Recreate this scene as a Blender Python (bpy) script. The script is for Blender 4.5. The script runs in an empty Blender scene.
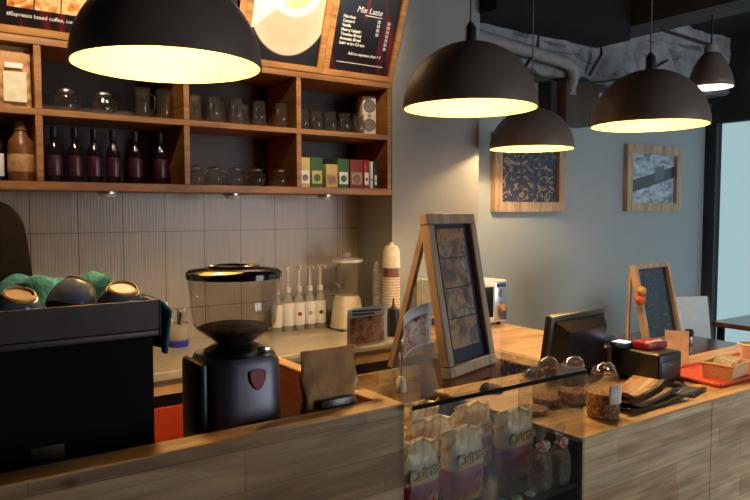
import bpy, bmesh, math, random
from mathutils import Vector, Matrix, Euler
random.seed(7)
PI = math.pi
SC = bpy.context.scene
COL = SC.collection

# ------------------------------------------------------------------ materials
def s(r, g, b):
    f = lambda c: (c/255/12.92) if c/255 <= .04045 else ((c/255+.055)/1.055)**2.4
    return (f(r), f(g), f(b), 1)

def newmat(name):
    m = bpy.data.materials.new(name); m.use_nodes = True
    nt = m.node_tree; nt.nodes.clear()
    out = nt.nodes.new('ShaderNodeOutputMaterial')
    return m, nt, out

def N(nt, t, **kw):
    n = nt.nodes.new(t)
    for k, v in kw.items():
        if k in n.inputs: n.inputs[k].default_value = v
        else: setattr(n, k, v)
    return n

def L(nt, a, b): nt.links.new(a, b)

def math_(nt, op, a, b=None, c=None):
    n = nt.nodes.new('ShaderNodeMath'); n.operation = op
    for i, v in enumerate((a, b, c)):
        if v is None: continue
        if isinstance(v, (int, float)): n.inputs[i].default_value = v
        else: nt.links.new(v, n.inputs[i])
    return n.outputs[0]

def ramp(nt, fac, stops, const=False):
    r = nt.nodes.new('ShaderNodeValToRGB')
    if const: r.color_ramp.interpolation = 'CONSTANT'
    e = r.color_ramp.elements
    while len(e) < len(stops): e.new(.5)
    for el, (p, c) in zip(e, stops): el.position = p; el.color = c
    nt.links.new(fac, r.inputs[0])
    return r.outputs[0]

def mixc(nt, fac, a, b, blend='MIX'):
    n = nt.nodes.new('ShaderNodeMix'); n.data_type = 'RGBA'; n.blend_type = blend
    for sock, v in ((n.inputs[0], fac), (n.inputs[6], a), (n.inputs[7], b)):
        if isinstance(v, (int, float, tuple)): sock.default_value = v
        else: nt.links.new(v, sock)
    return n.outputs[2]

def coords(nt):
    t = nt.nodes.new('ShaderNodeTexCoord')
    x = nt.nodes.new('ShaderNodeSeparateXYZ'); nt.links.new(t.outputs['Object'], x.inputs[0])
    return t.outputs['Object'], x.outputs

def comb(nt, x, y, z=0.0):
    c = nt.nodes.new('ShaderNodeCombineXYZ')
    for i, v in enumerate((x, y, z)):
        if isinstance(v, (int, float)): c.inputs[i].default_value = v
        else: nt.links.new(v, c.inputs[i])
    return c.outputs[0]

def P(name, col, rough=.5, metal=0., spec=.5, var=.12, scale=25., bump=0., coat=0.):
    m, nt, out = newmat(name)
    b = N(nt, 'ShaderNodeBsdfPrincipled', Roughness=rough, Metallic=metal)
    b.inputs['Specular IOR Level'].default_value = spec
    b.inputs['Coat Weight'].default_value = coat
    o, _ = coords(nt)
    n = N(nt, 'ShaderNodeTexNoise', Scale=scale, Detail=3.)
    L(nt, o, n.inputs['Vector'])
    d = tuple(c*(1-var) for c in col[:3])+(1,); u = tuple(min(1, c*(1+var)) for c in col[:3])+(1,)
    L(nt, ramp(nt, n.outputs['Fac'], [(.3, d), (.7, u)]), b.inputs['Base Color'])
    if bump:
        bp = N(nt, 'ShaderNodeBump', Strength=bump, Distance=.01)
        L(nt, n.outputs['Fac'], bp.inputs['Height']); L(nt, bp.outputs[0], b.inputs['Normal'])
    L(nt, b.outputs[0], out.inputs[0])
    return m

def wood(name, c1, c2, axes='xz', bw=.42, bh=.072, rough=.45, planks=True, knots=True, grain=.35):
    m, nt, out = newmat(name)
    b = N(nt, 'ShaderNodeBsdfPrincipled', Roughness=rough)
    o, x = coords(nt)
    ax = {'x': x[0], 'y': x[1], 'z': x[2]}
    u, v = ax[axes[0]], ax[axes[1]]
    if planks:
        br = N(nt, 'ShaderNodeTexBrick', Color1=c1, Color2=c2, Scale=1., Bias=-.1)
        br.inputs['Mortar'].default_value = tuple(c*.45 for c in c2[:3])+(1,)
        br.inputs['Mortar Size'].default_value = .0006
        br.inputs['Brick Width'].default_value = bw; br.inputs['Row Height'].default_value = bh
        br.offset = .37; br.squash = 1.25; br.squash_frequency = 3
        L(nt, comb(nt, math_(nt, 'ADD', u, 7.13), math_(nt, 'ADD', v, 5.02)), br.inputs['Vector'])
        base = br.outputs['Color']
    else:
        base = mixc(nt, .5, c1, c2)
    gv = comb(nt, math_(nt, 'MULTIPLY', u, 3.), math_(nt, 'MULTIPLY', v, 60.), 0.)
    g = N(nt, 'ShaderNodeTexNoise', Scale=1., Detail=4., Distortion=.6); L(nt, gv, g.inputs['Vector'])
    gr = ramp(nt, g.outputs['Fac'], [(.3, (1-grain,)*3+(1,)), (.65, (1.08, 1.05, 1., 1))])
    c = mixc(nt, 1., base, gr, 'MULTIPLY')
    big = N(nt, 'ShaderNodeTexNoise', Scale=1., Detail=2., Distortion=1.2)
    L(nt, comb(nt, math_(nt, 'MULTIPLY', u, 2.2), math_(nt, 'MULTIPLY', v, 11.)), big.inputs['Vector'])
    c = mixc(nt, 1., c, ramp(nt, big.outputs['Fac'], [(.35, (.72, .66, .62, 1)), (.6, (1.05, 1.05, 1.05, 1))]), 'MULTIPLY')
    if knots:
        vo = N(nt, 'ShaderNodeTexVoronoi', Scale=3.1); L(nt, comb(nt, u, math_(nt, 'MULTIPLY', v, 1.7)), vo.inputs['Vector'])
        c = mixc(nt, 1., c, ramp(nt, vo.outputs['Distance'], [(.025, (.35, .25, .2, 1)), (.075, (1, 1, 1, 1))]), 'MULTIPLY')
    L(nt, c, b.inputs['Base Color']); L(nt, b.outputs[0], out.inputs[0])
    return m

def glass(name, tint=(1, 1, 1, 1), rough=.0, ior=1.45, body=None, bodyf=.1):
    m, nt, out = newmat(name)
    t = N(nt, 'ShaderNodeBsdfTransparent', Color=tint)
    g = N(nt, 'ShaderNodeBsdfGlossy', Roughness=rough)
    f = N(nt, 'ShaderNodeFresnel', IOR=ior)
    geo = N(nt, 'ShaderNodeNewGeometry')
    mx = N(nt, 'ShaderNodeMixShader'); L(nt, math_(nt, 'MULTIPLY', f.outputs[0], math_(nt, 'SUBTRACT', 1., geo.outputs['Backfacing'])), mx.inputs[0])
    src = t.outputs[0]
    if body:
        d = N(nt, 'ShaderNodeBsdfDiffuse', Color=body)
        m2 = N(nt, 'ShaderNodeMixShader', Fac=bodyf); L(nt, t.outputs[0], m2.inputs[1]); L(nt, d.outputs[0], m2.inputs[2])
        src = m2.outputs[0]
    L(nt, src, mx.inputs[1]); L(nt, g.outputs[0], mx.inputs[2]); L(nt, mx.outputs[0], out.inputs[0])
    return m

def emit(name, col, st):
    m, nt, out = newmat(name)
    e = N(nt, 'ShaderNodeEmission', Color=col, Strength=st); L(nt, e.outputs[0], out.inputs[0])
    return m

def photo(name, stops, scale=12., seed=0., rough=.3, stretch=(1, 1, 1), dist=1.5):
    m, nt, out = newmat(name)
    b = N(nt, 'ShaderNodeBsdfPrincipled', Roughness=rough)
    o, x = coords(nt)
    n = N(nt, 'ShaderNodeTexNoise', Scale=scale, Detail=3., Distortion=dist)
    v = comb(nt, math_(nt, 'ADD', math_(nt, 'MULTIPLY', x[0], stretch[0]), seed), math_(nt, 'MULTIPLY', x[1], stretch[1]), math_(nt, 'MULTIPLY', x[2], stretch[2]))
    L(nt, v, n.inputs['Vector'])
    L(nt, ramp(nt, n.outputs['Fac'], stops), b.inputs['Base Color']); L(nt, b.outputs[0], out.inputs[0])
    return m

# ------------------------------------------------------------------ mesh builder
class MB:
    def __init__(self): self.bm = bmesh.new(); self.T = Matrix()
    def v(self, p): return self.bm.verts.new(self.T @ Vector(p))
    def box(self, x0, x1, y0, y1, z0, z1, bev=0., seg=2):
        vs = [self.v((x, y, z)) for z in (z0, z1) for x, y in ((x0, y0), (x1, y0), (x1, y1), (x0, y1))]
        fs = [self.bm.faces.new([vs[i] for i in q]) for q in ((3, 2, 1, 0), (4, 5, 6, 7), (0, 1, 5, 4), (1, 2, 6, 5), (2, 3, 7, 6), (3, 0, 4, 7))]
        if bev:
            es = list({e for f in fs for e in f.edges})
            bmesh.ops.bevel(self.bm, geom=es, offset=bev, segments=seg, profile=.5, affect='EDGES')
        return self
    def lathe(self, prof, c=(0, 0, 0), seg=24):
        rings = []
        for r, z in prof:
            if r < 1e-6: rings.append([self.v((c[0], c[1], c[2]+z))])
            else: rings.append([self.v((c[0]+r*math.cos(2*PI*i/seg), c[1]+r*math.sin(2*PI*i/seg), c[2]+z)) for i in range(seg)])
        for a, b in zip(rings, rings[1:]):
            for i in range(seg):
                j = (i+1) % seg
                if len(a) == 1 and len(b) == 1: continue
                if len(a) == 1: self.bm.faces.new((a[0], b[j], b[i]))
                elif len(b) == 1: self.bm.faces.new((a[i], a[j], b[0]))
                else: self.bm.faces.new((a[i], a[j], b[j], b[i]))
        return self
    def tube(self, pts, r, seg=8, cap=True):
        pts = [Vector(p) for p in pts]; rings = []
        up = Vector((0, 0, 1))
        for i, p in enumerate(pts):
            d = (pts[min(i+1, len(pts)-1)]-pts[max(i-1, 0)]).normalized()
            a = d.cross(up)
            if a.length < 1e-3: a = d.cross(Vector((1, 0, 0)))
            a.normalize(); b = d.cross(a).normalized()
            rr = r[i] if isinstance(r, (list, tuple)) else r
            rings.append([self.v(p+a*rr*math.cos(2*PI*k/seg)+b*rr*math.sin(2*PI*k/seg)) for k in range(seg)])
        for A, B in zip(rings, rings[1:]):
            for k in range(seg): self.bm.faces.new((A[k], A[(k+1) % seg], B[(k+1) % seg], B[k]))
        if cap: self.bm.faces.new(rings[0][::-1]); self.bm.faces.new(rings[-1])
        return self
    def prism(self, poly, z0, z1):
        a = [self.v((x, y, z0)) for x, y in poly]; b = [self.v((x, y, z1)) for x, y in poly]
        n = len(poly)
        self.bm.faces.new(a[::-1]); self.bm.faces.new(b)
        for i in range(n): self.bm.faces.new((a[i], a[(i+1) % n], b[(i+1) % n], b[i]))
        return self
    def bar(self, p, q, w, d, side=(1, 0, 0)):
        p = Vector(p); q = Vector(q); z = (q-p).normalized(); a = Vector(side); a = (a-z*a.dot(z)).normalized(); b = z.cross(a)
        vs = [self.v(o+a*sx*w/2+b*sy*d/2) for o in (p, q) for sx, sy in ((-1, -1), (1, -1), (1, 1), (-1, 1))]
        for q_ in ((3, 2, 1, 0), (4, 5, 6, 7), (0, 1, 5, 4), (1, 2, 6, 5), (2, 3, 7, 6), (3, 0, 4, 7)): self.bm.faces.new([vs[i] for i in q_])
        return self
    def sphere(self, c, r, sc=(1, 1, 1), seg=16, rings=10):
        prev = self.T
        self.T = prev @ Matrix.Translation(c) @ Matrix.Diagonal((*sc, 1))
        self.lathe([(r*math.sin(PI*i/rings), -r*math.cos(PI*i/rings)) for i in range(rings+1)], seg=seg)
        self.T = prev; return self
    def grid(self, fn, nu, nv):
        vs = [[self.v(fn(i/nu, j/nv)) for j in range(nv+1)] for i in range(nu+1)]
        for i in range(nu):
            for j in range(nv): self.bm.faces.new((vs[i][j], vs[i+1][j], vs[i+1][j+1], vs[i][j+1]))
        return self
    def build(self, name, mat, parent=None, loc=None, rot=None, smooth=True, solid=0., subsurf=0):
        bmesh.ops.remove_doubles(self.bm, verts=self.bm.verts, dist=1e-6)
        bmesh.ops.recalc_face_normals(self.bm, faces=self.bm.faces)
        me = bpy.data.meshes.new(name); self.bm.to_mesh(me); self.bm.free()
        me.materials.append(mat)
        if smooth:
            me.polygons.foreach_set('use_smooth', [True]*len(me.polygons))
            me.set_sharp_from_angle(angle=math.radians(38))
        o = bpy.data.objects.new(name, me); COL.objects.link(o)
        if parent: o.parent = parent
        if loc: o.location = loc
        if rot: o.rotation_euler = rot
        if solid:
            md = o.modifiers.new('solid', 'SOLIDIFY'); md.thickness = solid; md.offset = 0
        if subsurf:
            md = o.modifiers.new('sub', 'SUBSURF'); md.levels = subsurf; md.render_levels = subsurf
        return o

def tag(o, label, cat, group=None):
    o['label'] = label; o['category'] = cat
    if group: o['group'] = group
    return o
def thing(name, label, cat, loc=(0, 0, 0), rz=0., group=None, rot=None):
    o = bpy.data.objects.new(name, None); COL.objects.link(o); o.empty_display_size = .05
    o.location = loc; o.rotation_euler = rot or (0, 0, rz)
    return tag(o, label, cat, group)
def struct(o): o['kind'] = 'structure'; return o
def dup(root, loc, rz=None, label=None, rot=None, scale=None):
    r = root.copy(); COL.objects.link(r); r.location = loc
    if rz is not None: r.rotation_euler = (0, 0, rz)
    if rot: r.rotation_euler = rot
    if scale: r.scale = scale
    if label: r['label'] = label
    for ch in list(root.children):
        c = ch.copy(); COL.objects.link(c); c.parent = r
        for g in list(ch.children):
            d = g.copy(); COL.objects.link(d); d.parent = c
    return r
def text(name, body, size, mat, parent, loc, rot=(PI/2, 0, 0), align='LEFT', off=0., ext=.0004, shear=0., spacing=1., line=1.):
    c = bpy.data.curves.new(name, 'FONT'); c.body = body; c.size = size; c.align_x = align; c.extrude = ext
    c.offset = off; c.shear = shear; c.space_character = spacing; c.space_line = line
    t = bpy.data.objects.new(name, c); COL.objects.link(t)
    bpy.context.view_layer.update()
    me = bpy.data.meshes.new_from_object(t.evaluated_get(bpy.context.evaluated_depsgraph_get()))
    bpy.data.objects.remove(t); bpy.data.curves.remove(c)
    me.materials.clear(); me.materials.append(mat)
    o = bpy.data.objects.new(name, me); COL.objects.link(o); o.parent = parent; o.location = loc; o.rotation_euler = rot
    return o

# palette
M = {}
PINE1, PINE2 = s(246, 220, 180), s(216, 178, 136)
M['front'] = wood('pine_front', PINE1, PINE2, 'xz')
M['frontd'] = wood('pine_front_dark', s(224, 190, 148), s(172, 132, 98), 'xz', bw=.55, bh=.085)
M['side'] = wood('pine_side', PINE1, PINE2, 'yz')
M['sidered'] = wood('red_brown_side', s(150, 84, 50), s(110, 58, 34), 'yz')
M['top'] = wood('pine_top', s(238, 198, 142), s(218, 172, 116), 'xy', bw=.7, bh=.09, rough=.35)
M['topy'] = wood('pine_top_long', s(238, 198, 142), s(218, 172, 116), 'yx', bw=.7, bh=.09, rough=.35)
M['shelf'] = wood('shelf_wood', s(184, 130, 74), s(158, 106, 56), 'xz', planks=False, knots=False)
M['shelfback'] = wood('shelf_back', s(66, 38, 24), s(50, 28, 18), 'xz', planks=False, knots=False)
M['frame'] = wood('light_frame', s(220, 192, 164), s(198, 166, 134), 'zx', planks=False, knots=False)
M['menuframe'] = wood('menu_frame', s(224, 166, 96), s(206, 146, 80), 'xz', planks=False, knots=False)
M['table'] = wood('table_wood', s(120, 76, 52), s(92, 56, 38), 'xy', planks=False, knots=False, rough=.18)
M['black'] = P('black_plastic', s(22, 21, 23), .35)
M['blackm'] = P('black_matt', s(9, 8, 9), .75, spec=.15)
M['charcoal'] = P('charcoal_plastic', s(44, 43, 46), .4)
M['steel'] = P('brushed_steel', s(190, 190, 192), .3, 1.)
M['darksteel'] = P('dark_steel', s(104, 103, 114), .42, .9)
M['chrome'] = P('chrome', s(225, 225, 228), .1, 1.)
M['white'] = P('white_plastic', s(232, 230, 224), .4)
M['cream'] = P('cream_plastic', s(226, 212, 184), .4)
M['paper'] = P('paper', s(236, 232, 226), .8, var=.04)
M['kraft'] = P('kraft_paper', s(190, 144, 94), .75, var=.1, scale=22, bump=1.)
M['brown'] = P('brown_ceramic', s(120, 74, 44), .35)
M['cupblue'] = P('blue_grey_glaze', s(110, 122, 138), .15)
M['golden'] = P('golden_clay', s(200, 150, 84), .5)
M['red'] = P('red_paint', s(150, 22, 34), .35)
M['orange'] = P('orange_laminate', s(196, 68, 30), .5, var=.05)
M['tray'] = P('orange_tray_plastic', s(222, 84, 44), .35, var=.05)
M['glass'] = glass('clear_glass')
M['pane'] = glass('window_glass', (.95, .96, .96, 1))
M['tinted'] = glass('window_dimming_tint', (.225, .27, .272, 1))  # tint added to dim the bright sky seen through the side window
M['case'] = glass('case_glass', (.88, .88, .86, 1), 0., 1.6)
M['smoke'] = glass('smoked_glass', (.9, .88, .86, 1), .02, 1.7, body=s(190, 180, 172), bodyf=.022)
M['cellophane'] = glass('cellophane', (.95, .95, .95, 1), .12, 1.5, body=s(235, 230, 225), bodyf=.2)
M['frost'] = glass('cloudy_plastic', (.95, .95, .93, 1), .25, 1.4, body=s(225, 215, 195), bodyf=.35)
M['amber'] = glass('amber_plastic', (.95, .93, .9, 1), .03, 1.65, body=s(160, 140, 130), bodyf=.05)
M['beans'] = P('coffee_beans', s(42, 24, 16), .4, var=.6, scale=120, bump=.6)
M['bottle'] = P('dark_bottle_glass', s(26, 14, 22), .08)
M['stone'] = P('cream_stone', s(196, 184, 162), .18, var=.08, scale=40)
M['wallgrey'] = P('blue_grey_paint', s(166, 176, 182), .75, var=.03, scale=3)
M['wallgrey2'] = P('grey_paint', s(158, 160, 160), .75, var=.03, scale=3)
M['walldark'] = P('dark_paint_and_shade', s(52, 52, 56), .8, var=.1, scale=3)
M['ceil'] = P('black_ceiling', s(22, 22, 25), .9)
M['beam'] = P('grey_beam', s(66, 68, 74), .8)
M['pipe'] = P('grey_pipe', s(150, 148, 150), .5)
M['boxbrown'] = wood('wall_box_wood', s(96, 78, 66), s(80, 62, 52), 'zx', planks=False, knots=False)
M['domeout'] = P('lamp_shade_outer', s(122, 106, 98), .42, 0., var=.06)
M['domein'] = P('lamp_shade_gold', s(244, 208, 104), .5, var=.02)
M['bulb'] = emit('warm_bulb', (1., .73, .4, 1), 360.)
M['bulbw'] = emit('soft_bulb', (1., .82, .62, 1), 130.)
M['cord'] = P('grey_cord', s(120, 112, 108), .6)
M['skin'] = P('skin', s(190, 140, 108), .5, var=.05)
M['hair'] = P('black_hair', s(9, 8, 9), .9, spec=.08, scale=90)
M['shirt'] = P('black_cloth', s(14, 14, 16), .85)
M['trouser'] = P('dark_trousers', s(30, 30, 38), .9)
M['shoe'] = P('shoe', s(20, 20, 20), .5)
M['towel'] = P('teal_towel', s(44, 124, 134), .95, var=.2, scale=60, bump=.5)
M['teal'] = P('teal_foil', s(64, 168, 150), .35)
M['bluep'] = P('blue_plastic', s(40, 52, 190), .4)
M['navy'] = P('navy_cushion', s(36, 58, 100), .6)
M['chairm'] = P('chair_back_glare', s(216, 226, 234), .15, var=.04)  # window glare on the backrest put into its light colour
M['chalk'] = photo('chalk_board', [(.35, s(30, 36, 52)), (.65, s(44, 52, 72))], 6, rough=.25)
M['chalkline'] = P('chalk', s(150, 160, 176), .9)
M['ink'] = P('white_print', s(240, 240, 236), .6, var=.02)
M['board'] = photo('menu_black', [(.45, s(24, 18, 20)), (.58, s(36, 20, 24)), (.7, s(110, 22, 34))], 2.2, 3.1, .25, (3, 1, .7))
M['yellow'] = P('yellow_print', s(238, 196, 50), .5)
M['darkink'] = P('dark_print', s(40, 34, 24), .6)
M['crimson'] = P('crimson', s(150, 30, 40), .4)
M['rubber'] = P('rubber', s(18, 18, 18), .8)
M['screen'] = emit('lit_screen', s(200, 210, 255), 1.6)
M['foam'] = P('cup_cream', s(238, 226, 200), .6)
M['papercup'] = P('paper_cup', s(214, 186, 150), .7)
M['green'] = P('green_box', s(58, 98, 50), .5)
M['yelbox'] = P('yellow_box', s(206, 182, 110), .5)
M['redbox'] = P('maroon_box', s(130, 42, 44), .5)
M['menucard'] = wood('menu_print', s(214, 176, 132), s(150, 112, 80), 'xy', bw=.09, bh=.02, knots=False)

def tile_mat():
    m, nt, out = newmat('ribbed_tile')
    b = N(nt, 'ShaderNodeBsdfPrincipled', Roughness=.3)
    o, x = coords(nt)
    br = N(nt, 'ShaderNodeTexBrick', Color1=s(176, 167, 156), Color2=s(168, 159, 148), Scale=1.)
    br.inputs['Mortar'].default_value = s(104, 96, 90); br.inputs['Mortar Size'].default_value = .0025
    br.inputs['Brick Width'].default_value = .207; br.inputs['Row Height'].default_value = .4; br.offset = 0.
    L(nt, comb(nt, math_(nt, 'ADD', x[0], 2.07*2-.121), math_(nt, 'ADD', x[2], .134)), br.inputs['Vector'])
    rib = math_(nt, 'SINE', math_(nt, 'MULTIPLY', x[0], 2*PI/.0148))
    n = N(nt, 'ShaderNodeTexNoise', Scale=1.); L(nt, comb(nt, math_(nt, 'MULTIPLY', x[0], 90.), 0., math_(nt, 'MULTIPLY', x[2], 2.)), n.inputs['Vector'])
    c = mixc(nt, 1., br.outputs['Color'], ramp(nt, n.outputs['Fac'], [(.3, (.86, .85, .84, 1)), (.7, (1.04, 1.04, 1.04, 1))]), 'MULTIPLY')
    L(nt, c, b.inputs['Base Color'])
    bp = N(nt, 'ShaderNodeBump', Strength=.06, Distance=.004)
    L(nt, math_(nt, 'MULTIPLY_ADD', br.outputs['Fac'], -2., rib), bp.inputs['Height']); L(nt, bp.outputs[0], b.inputs['Normal'])
    L(nt, b.outputs[0], out.inputs[0]); return m
M['tile'] = tile_mat()

def concrete_mat():
    m, nt, out = newmat('rough_concrete')
    b = N(nt, 'ShaderNodeBsdfPrincipled', Roughness=.95)
    o, x = coords(nt)
    n = N(nt, 'ShaderNodeTexNoise', Scale=5., Detail=7., Roughness=.7); L(nt, o, n.inputs['Vector'])
    n2 = N(nt, 'ShaderNodeTexNoise', Scale=2., Detail=5., Distortion=2.); L(nt, comb(nt, x[0], x[1], math_(nt, 'MULTIPLY', x[2], 4.)), n2.inputs['Vector'])
    c = ramp(nt, n.outputs['Fac'], [(.3, s(110, 112, 118)), (.55, s(160, 162, 168)), (.75, s(184, 186, 190))])
    c = mixc(nt, 1., c, ramp(nt, n2.outputs['Fac'], [(.36, (.4, .4, .44, 1)), (.44, (1, 1, 1, 1))]), 'MULTIPLY')
    L(nt, c, b.inputs['Base Color'])
    bp = N(nt, 'ShaderNodeBump', Strength=.8, Distance=.03); L(nt, n.outputs['Fac'], bp.inputs['Height']); L(nt, bp.outputs[0], b.inputs['Normal'])
    L(nt, b.outputs[0], out.inputs[0]); return m
M['concrete'] = concrete_mat()

def floor_mat():
    m, nt, out = newmat('floor_tile')
    b = N(nt, 'ShaderNodeBsdfPrincipled', Roughness=.35)
    o, x = coords(nt)
    br = N(nt, 'ShaderNodeTexBrick', Color1=s(104, 98, 92), Color2=s(92, 88, 84), Scale=1.); br.offset = 0
    br.inputs['Mortar'].default_value = s(60, 58, 56); br.inputs['Mortar Size'].default_value = .004
    br.inputs['Brick Width'].default_value = .6; br.inputs['Row Height'].default_value = .6
    L(nt, o, br.inputs['Vector']); L(nt, br.outputs['Color'], b.inputs['Base Color']); L(nt, b.outputs[0], out.inputs[0]); return m
M['floor'] = floor_mat()

def latte_mat():
    # printed photograph of a latte seen from above: nested rims of saucer, cup and coffee on black
    m, nt, out = newmat('latte_photo')
    b = N(nt, 'ShaderNodeBsdfPrincipled', Roughness=.3)
    o, x = coords(nt)
    def dist(cx, cz, sx=1., sz=1.):
        a = math_(nt, 'MULTIPLY', math_(nt, 'SUBTRACT', x[0], cx), sx); d = math_(nt, 'MULTIPLY', math_(nt, 'SUBTRACT', x[2], cz), sz)
        return math_(nt, 'SQRT', math_(nt, 'ADD', math_(nt, 'MULTIPLY', a, a), math_(nt, 'MULTIPLY', d, d)))
    W, PK = s(250, 246, 238), s(226, 184, 152)
    sau = ramp(nt, dist(.005, .33, 1.2), [(0, PK), (.2, s(232, 196, 168)), (.262, s(244, 216, 192)), (.27, s(26, 20, 20))])
    cup = dist(.02, .4, 1.)
    cupc = ramp(nt, cup, [(0, s(250, 240, 190)), (.06, s(248, 232, 160)), (.105, s(244, 222, 150)), (.115, W), (.15, W)])
    c = mixc(nt, math_(nt, 'LESS_THAN', cup, .15), sau, cupc)
    cloth = math_(nt, 'GREATER_THAN', math_(nt, 'SUBTRACT', x[2], math_(nt, 'MULTIPLY', x[0], .9)), .335)
    c = mixc(nt, cloth, c, W)
    L(nt, c, b.inputs['Base Color']); L(nt, b.outputs[0], out.inputs[0]); return m
M['latte'] = latte_mat()

def picture_band():
    m, nt, out = newmat('pier_photo')
    b = N(nt, 'ShaderNodeBsdfPrincipled', Roughness=.35)
    o, x = coords(nt)
    n = N(nt, 'ShaderNodeTexNoise', Scale=9., Detail=5., Distortion=1.); L(nt, comb(nt, x[0], 0., math_(nt, 'MULTIPLY', x[2], 2.)), n.inputs['Vector'])
    base = ramp(nt, n.outputs['Fac'], [(.35, s(110, 122, 140)), (.5, s(176, 192, 210)), (.65, s(206, 218, 230))])
    w = math_(nt, 'SUBTRACT', math_(nt, 'SUBTRACT', x[2], math_(nt, 'MULTIPLY', x[0], .22)), .27)
    band = math_(nt, 'LESS_THAN', math_(nt, 'ABSOLUTE', w), .05)
    c = mixc(nt, band, base, s(70, 74, 84))
    hut = math_(nt, 'MULTIPLY', math_(nt, 'LESS_THAN', math_(nt, 'ABSOLUTE', math_(nt, 'SUBTRACT', x[0], .1)), .07), math_(nt, 'LESS_THAN', math_(nt, 'ABSOLUTE', math_(nt, 'SUBTRACT', w, .03)), .06))
    c = mixc(nt, hut, c, s(100, 106, 118))
    L(nt, c, b.inputs['Base Color']); L(nt, b.outputs[0], out.inputs[0]); return m
M['pic_band'] = picture_band()
M['pic_swirl'] = photo('swirl_photo', [(.34, s(30, 36, 62)), (.46, s(62, 74, 110)), (.54, s(40, 40, 60)), (.6, s(186, 160, 124)), (.72, s(60, 56, 66))], 7., 2.2, .35, (1, 1, 1.3), 3.)

def snack_mat():
    m, nt, out = newmat('snack_bag_print')
    b = N(nt, 'ShaderNodeBsdfPrincipled', Roughness=.28)
    o, x = coords(nt)
    st = math_(nt, 'SINE', math_(nt, 'MULTIPLY', math_(nt, 'ADD', x[0], math_(nt, 'MULTIPLY', x[2], -.7)), 210.))
    up = ramp(nt, st, [(.0, s(236, 222, 190)), (.45, s(240, 226, 196)), (.75, s(228, 176, 72))])
    n = N(nt, 'ShaderNodeTexNoise', Scale=34., Detail=3.); L(nt, o, n.inputs['Vector'])
    chips = ramp(nt, n.outputs['Fac'], [(.42, s(140, 28, 38)), (.5, s(196, 130, 60)), (.62, s(222, 176, 96))])
    body = ramp(nt, math_(nt, 'MULTIPLY', x[2], 1.12), [(0, s(150, 26, 40)), (.07, s(150, 26, 40)), (.085, s(132, 40, 84)), (.11, s(150, 30, 44)), (.118, s(224, 208, 176))])
    low = math_(nt, 'LESS_THAN', math_(nt, 'SUBTRACT', x[2], math_(nt, 'MULTIPLY', x[0], .8)), .045)
    c = mixc(nt, low, body, chips)
    c = mixc(nt, math_(nt, 'GREATER_THAN', x[2], .15), c, up)
    L(nt, c, b.inputs['Base Color']); L(nt, b.outputs[0], out.inputs[0]); return m
M['snack'] = snack_mat()
FOOD = lambda nm, sd: photo(nm, [(.3, s(44, 28, 22)), (.42, s(126, 76, 44)), (.52, s(190, 130, 76)), (.6, s(96, 70, 58)), (.74, s(196, 172, 150))], 15., sd, .15, dist=.5)
M['food'] = [FOOD('food_photo_%s' % k, i*3.7) for i, k in enumerate('abcd')]
M['foodbright'] = photo('bright_food_photo', [(.3, s(150, 72, 30)), (.45, s(226, 150, 70)), (.55, s(240, 214, 170)), (.68, s(230, 176, 60)), (.8, s(190, 90, 50))], 9., 1.4, .3)
M['cardpic'] = photo('card_photo', [(.3, s(150, 70, 52)), (.45, s(206, 150, 120)), (.6, s(232, 208, 196)), (.75, s(180, 96, 64))], 40., 5.2, .4)
M['label'] = photo('bag_label', [(.4, s(16, 16, 22)), (.6, s(34, 32, 40)), (.7, s(110, 80, 60))], 60., 1., .25)

# ------------------------------------------------------------------ room
XW, XR, YB, YF, ZC = -2.6, 6.2, 3.48, -3.2, 3.1
struct(MB().box(XW, XR, YF, YB, -.1, 0).build('floor', M['floor'], smooth=False))
struct(MB().box(XW, XR, YF, YB, ZC, ZC+.1).build('ceiling', M['ceil'], smooth=False))
struct(MB().box(XW, 2.335, YB, YB+.15, 0, ZC).build('wall_back', M['tile'], smooth=False))
struct(MB().box(2.335, 3.0, 3.13, YB+.15, 0, ZC).build('wall_pillar', M['wallgrey2'], smooth=False))
struct(MB().box(3.0, XR+.15, YB, YB+.15, 0, ZC).build('wall_picture', M['wallgrey'], smooth=False))
struct(MB().box(XW-.15, XW, YF, YB, 0, ZC).build('wall_left', M['wallgrey2'], smooth=False))
w = MB(); w.box(XR, XR+.15, YF, YB, 2.42, ZC); w.box(XR, XR+.15, 3.43, YB, 0, 2.42); w.box(XR, XR+.15, YF, -1.2, 0, 2.42); w.box(XR, XR+.15, -1.2, 3.43, 0, .12)
struct(w.build('wall_right', M['walldark'], smooth=False))  # backlit shade of this wall is put into its dark colour
w = MB(); w.box(XW, XR, YF-.15, YF, 2.6, ZC); w.box(XW, XR, YF-.15, YF, 0, .5); w.box(XW, 3.2, YF-.15, YF, .5, 2.6); w.box(6.1, XR, YF-.15, YF, .5, 2.6)
struct(w.build('wall_front', M['wallgrey2'], smooth=False))
def window(name, axis, a0, a1, z0, z1, at, nm, pane):
    root = bpy.data.objects.new(name, None); COL.objects.link(root); struct(root)
    f = MB(); t = .06
    def bx(p0, p1, q0, q1, d=.1):
        if axis == 'y': f.box(at-d*.4, at+d*.6, p0, p1, q0, q1)
        else: f.box(p0, p1, at-d*.6, at+d*.4, q0, q1)
    bx(a0, a1, z0, z0+t); bx(a0, a1, z1-t, z1)
    for i in range(nm+1):
        c = a0+(a1-a0)*i/nm
        lo = max(a0, c-t/2); hi = min(a1, c+t/2)
        if i == 0: hi = a0+t
        if i == nm: lo = a1-t
        bx(lo, hi, z0+t, z1-t)
    f.build('window_frame', M['walldark'], root, smooth=False)
    g = MB()
    if axis == 'y': g.box(at+.012, at+.018, a0+t, a1-t, z0+t, z1-t)
    else: g.box(a0+t, a1-t, at-.018, at-.012, z0+t, z1-t)
    g.build('window_pane', M[pane], root, smooth=False)
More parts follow.
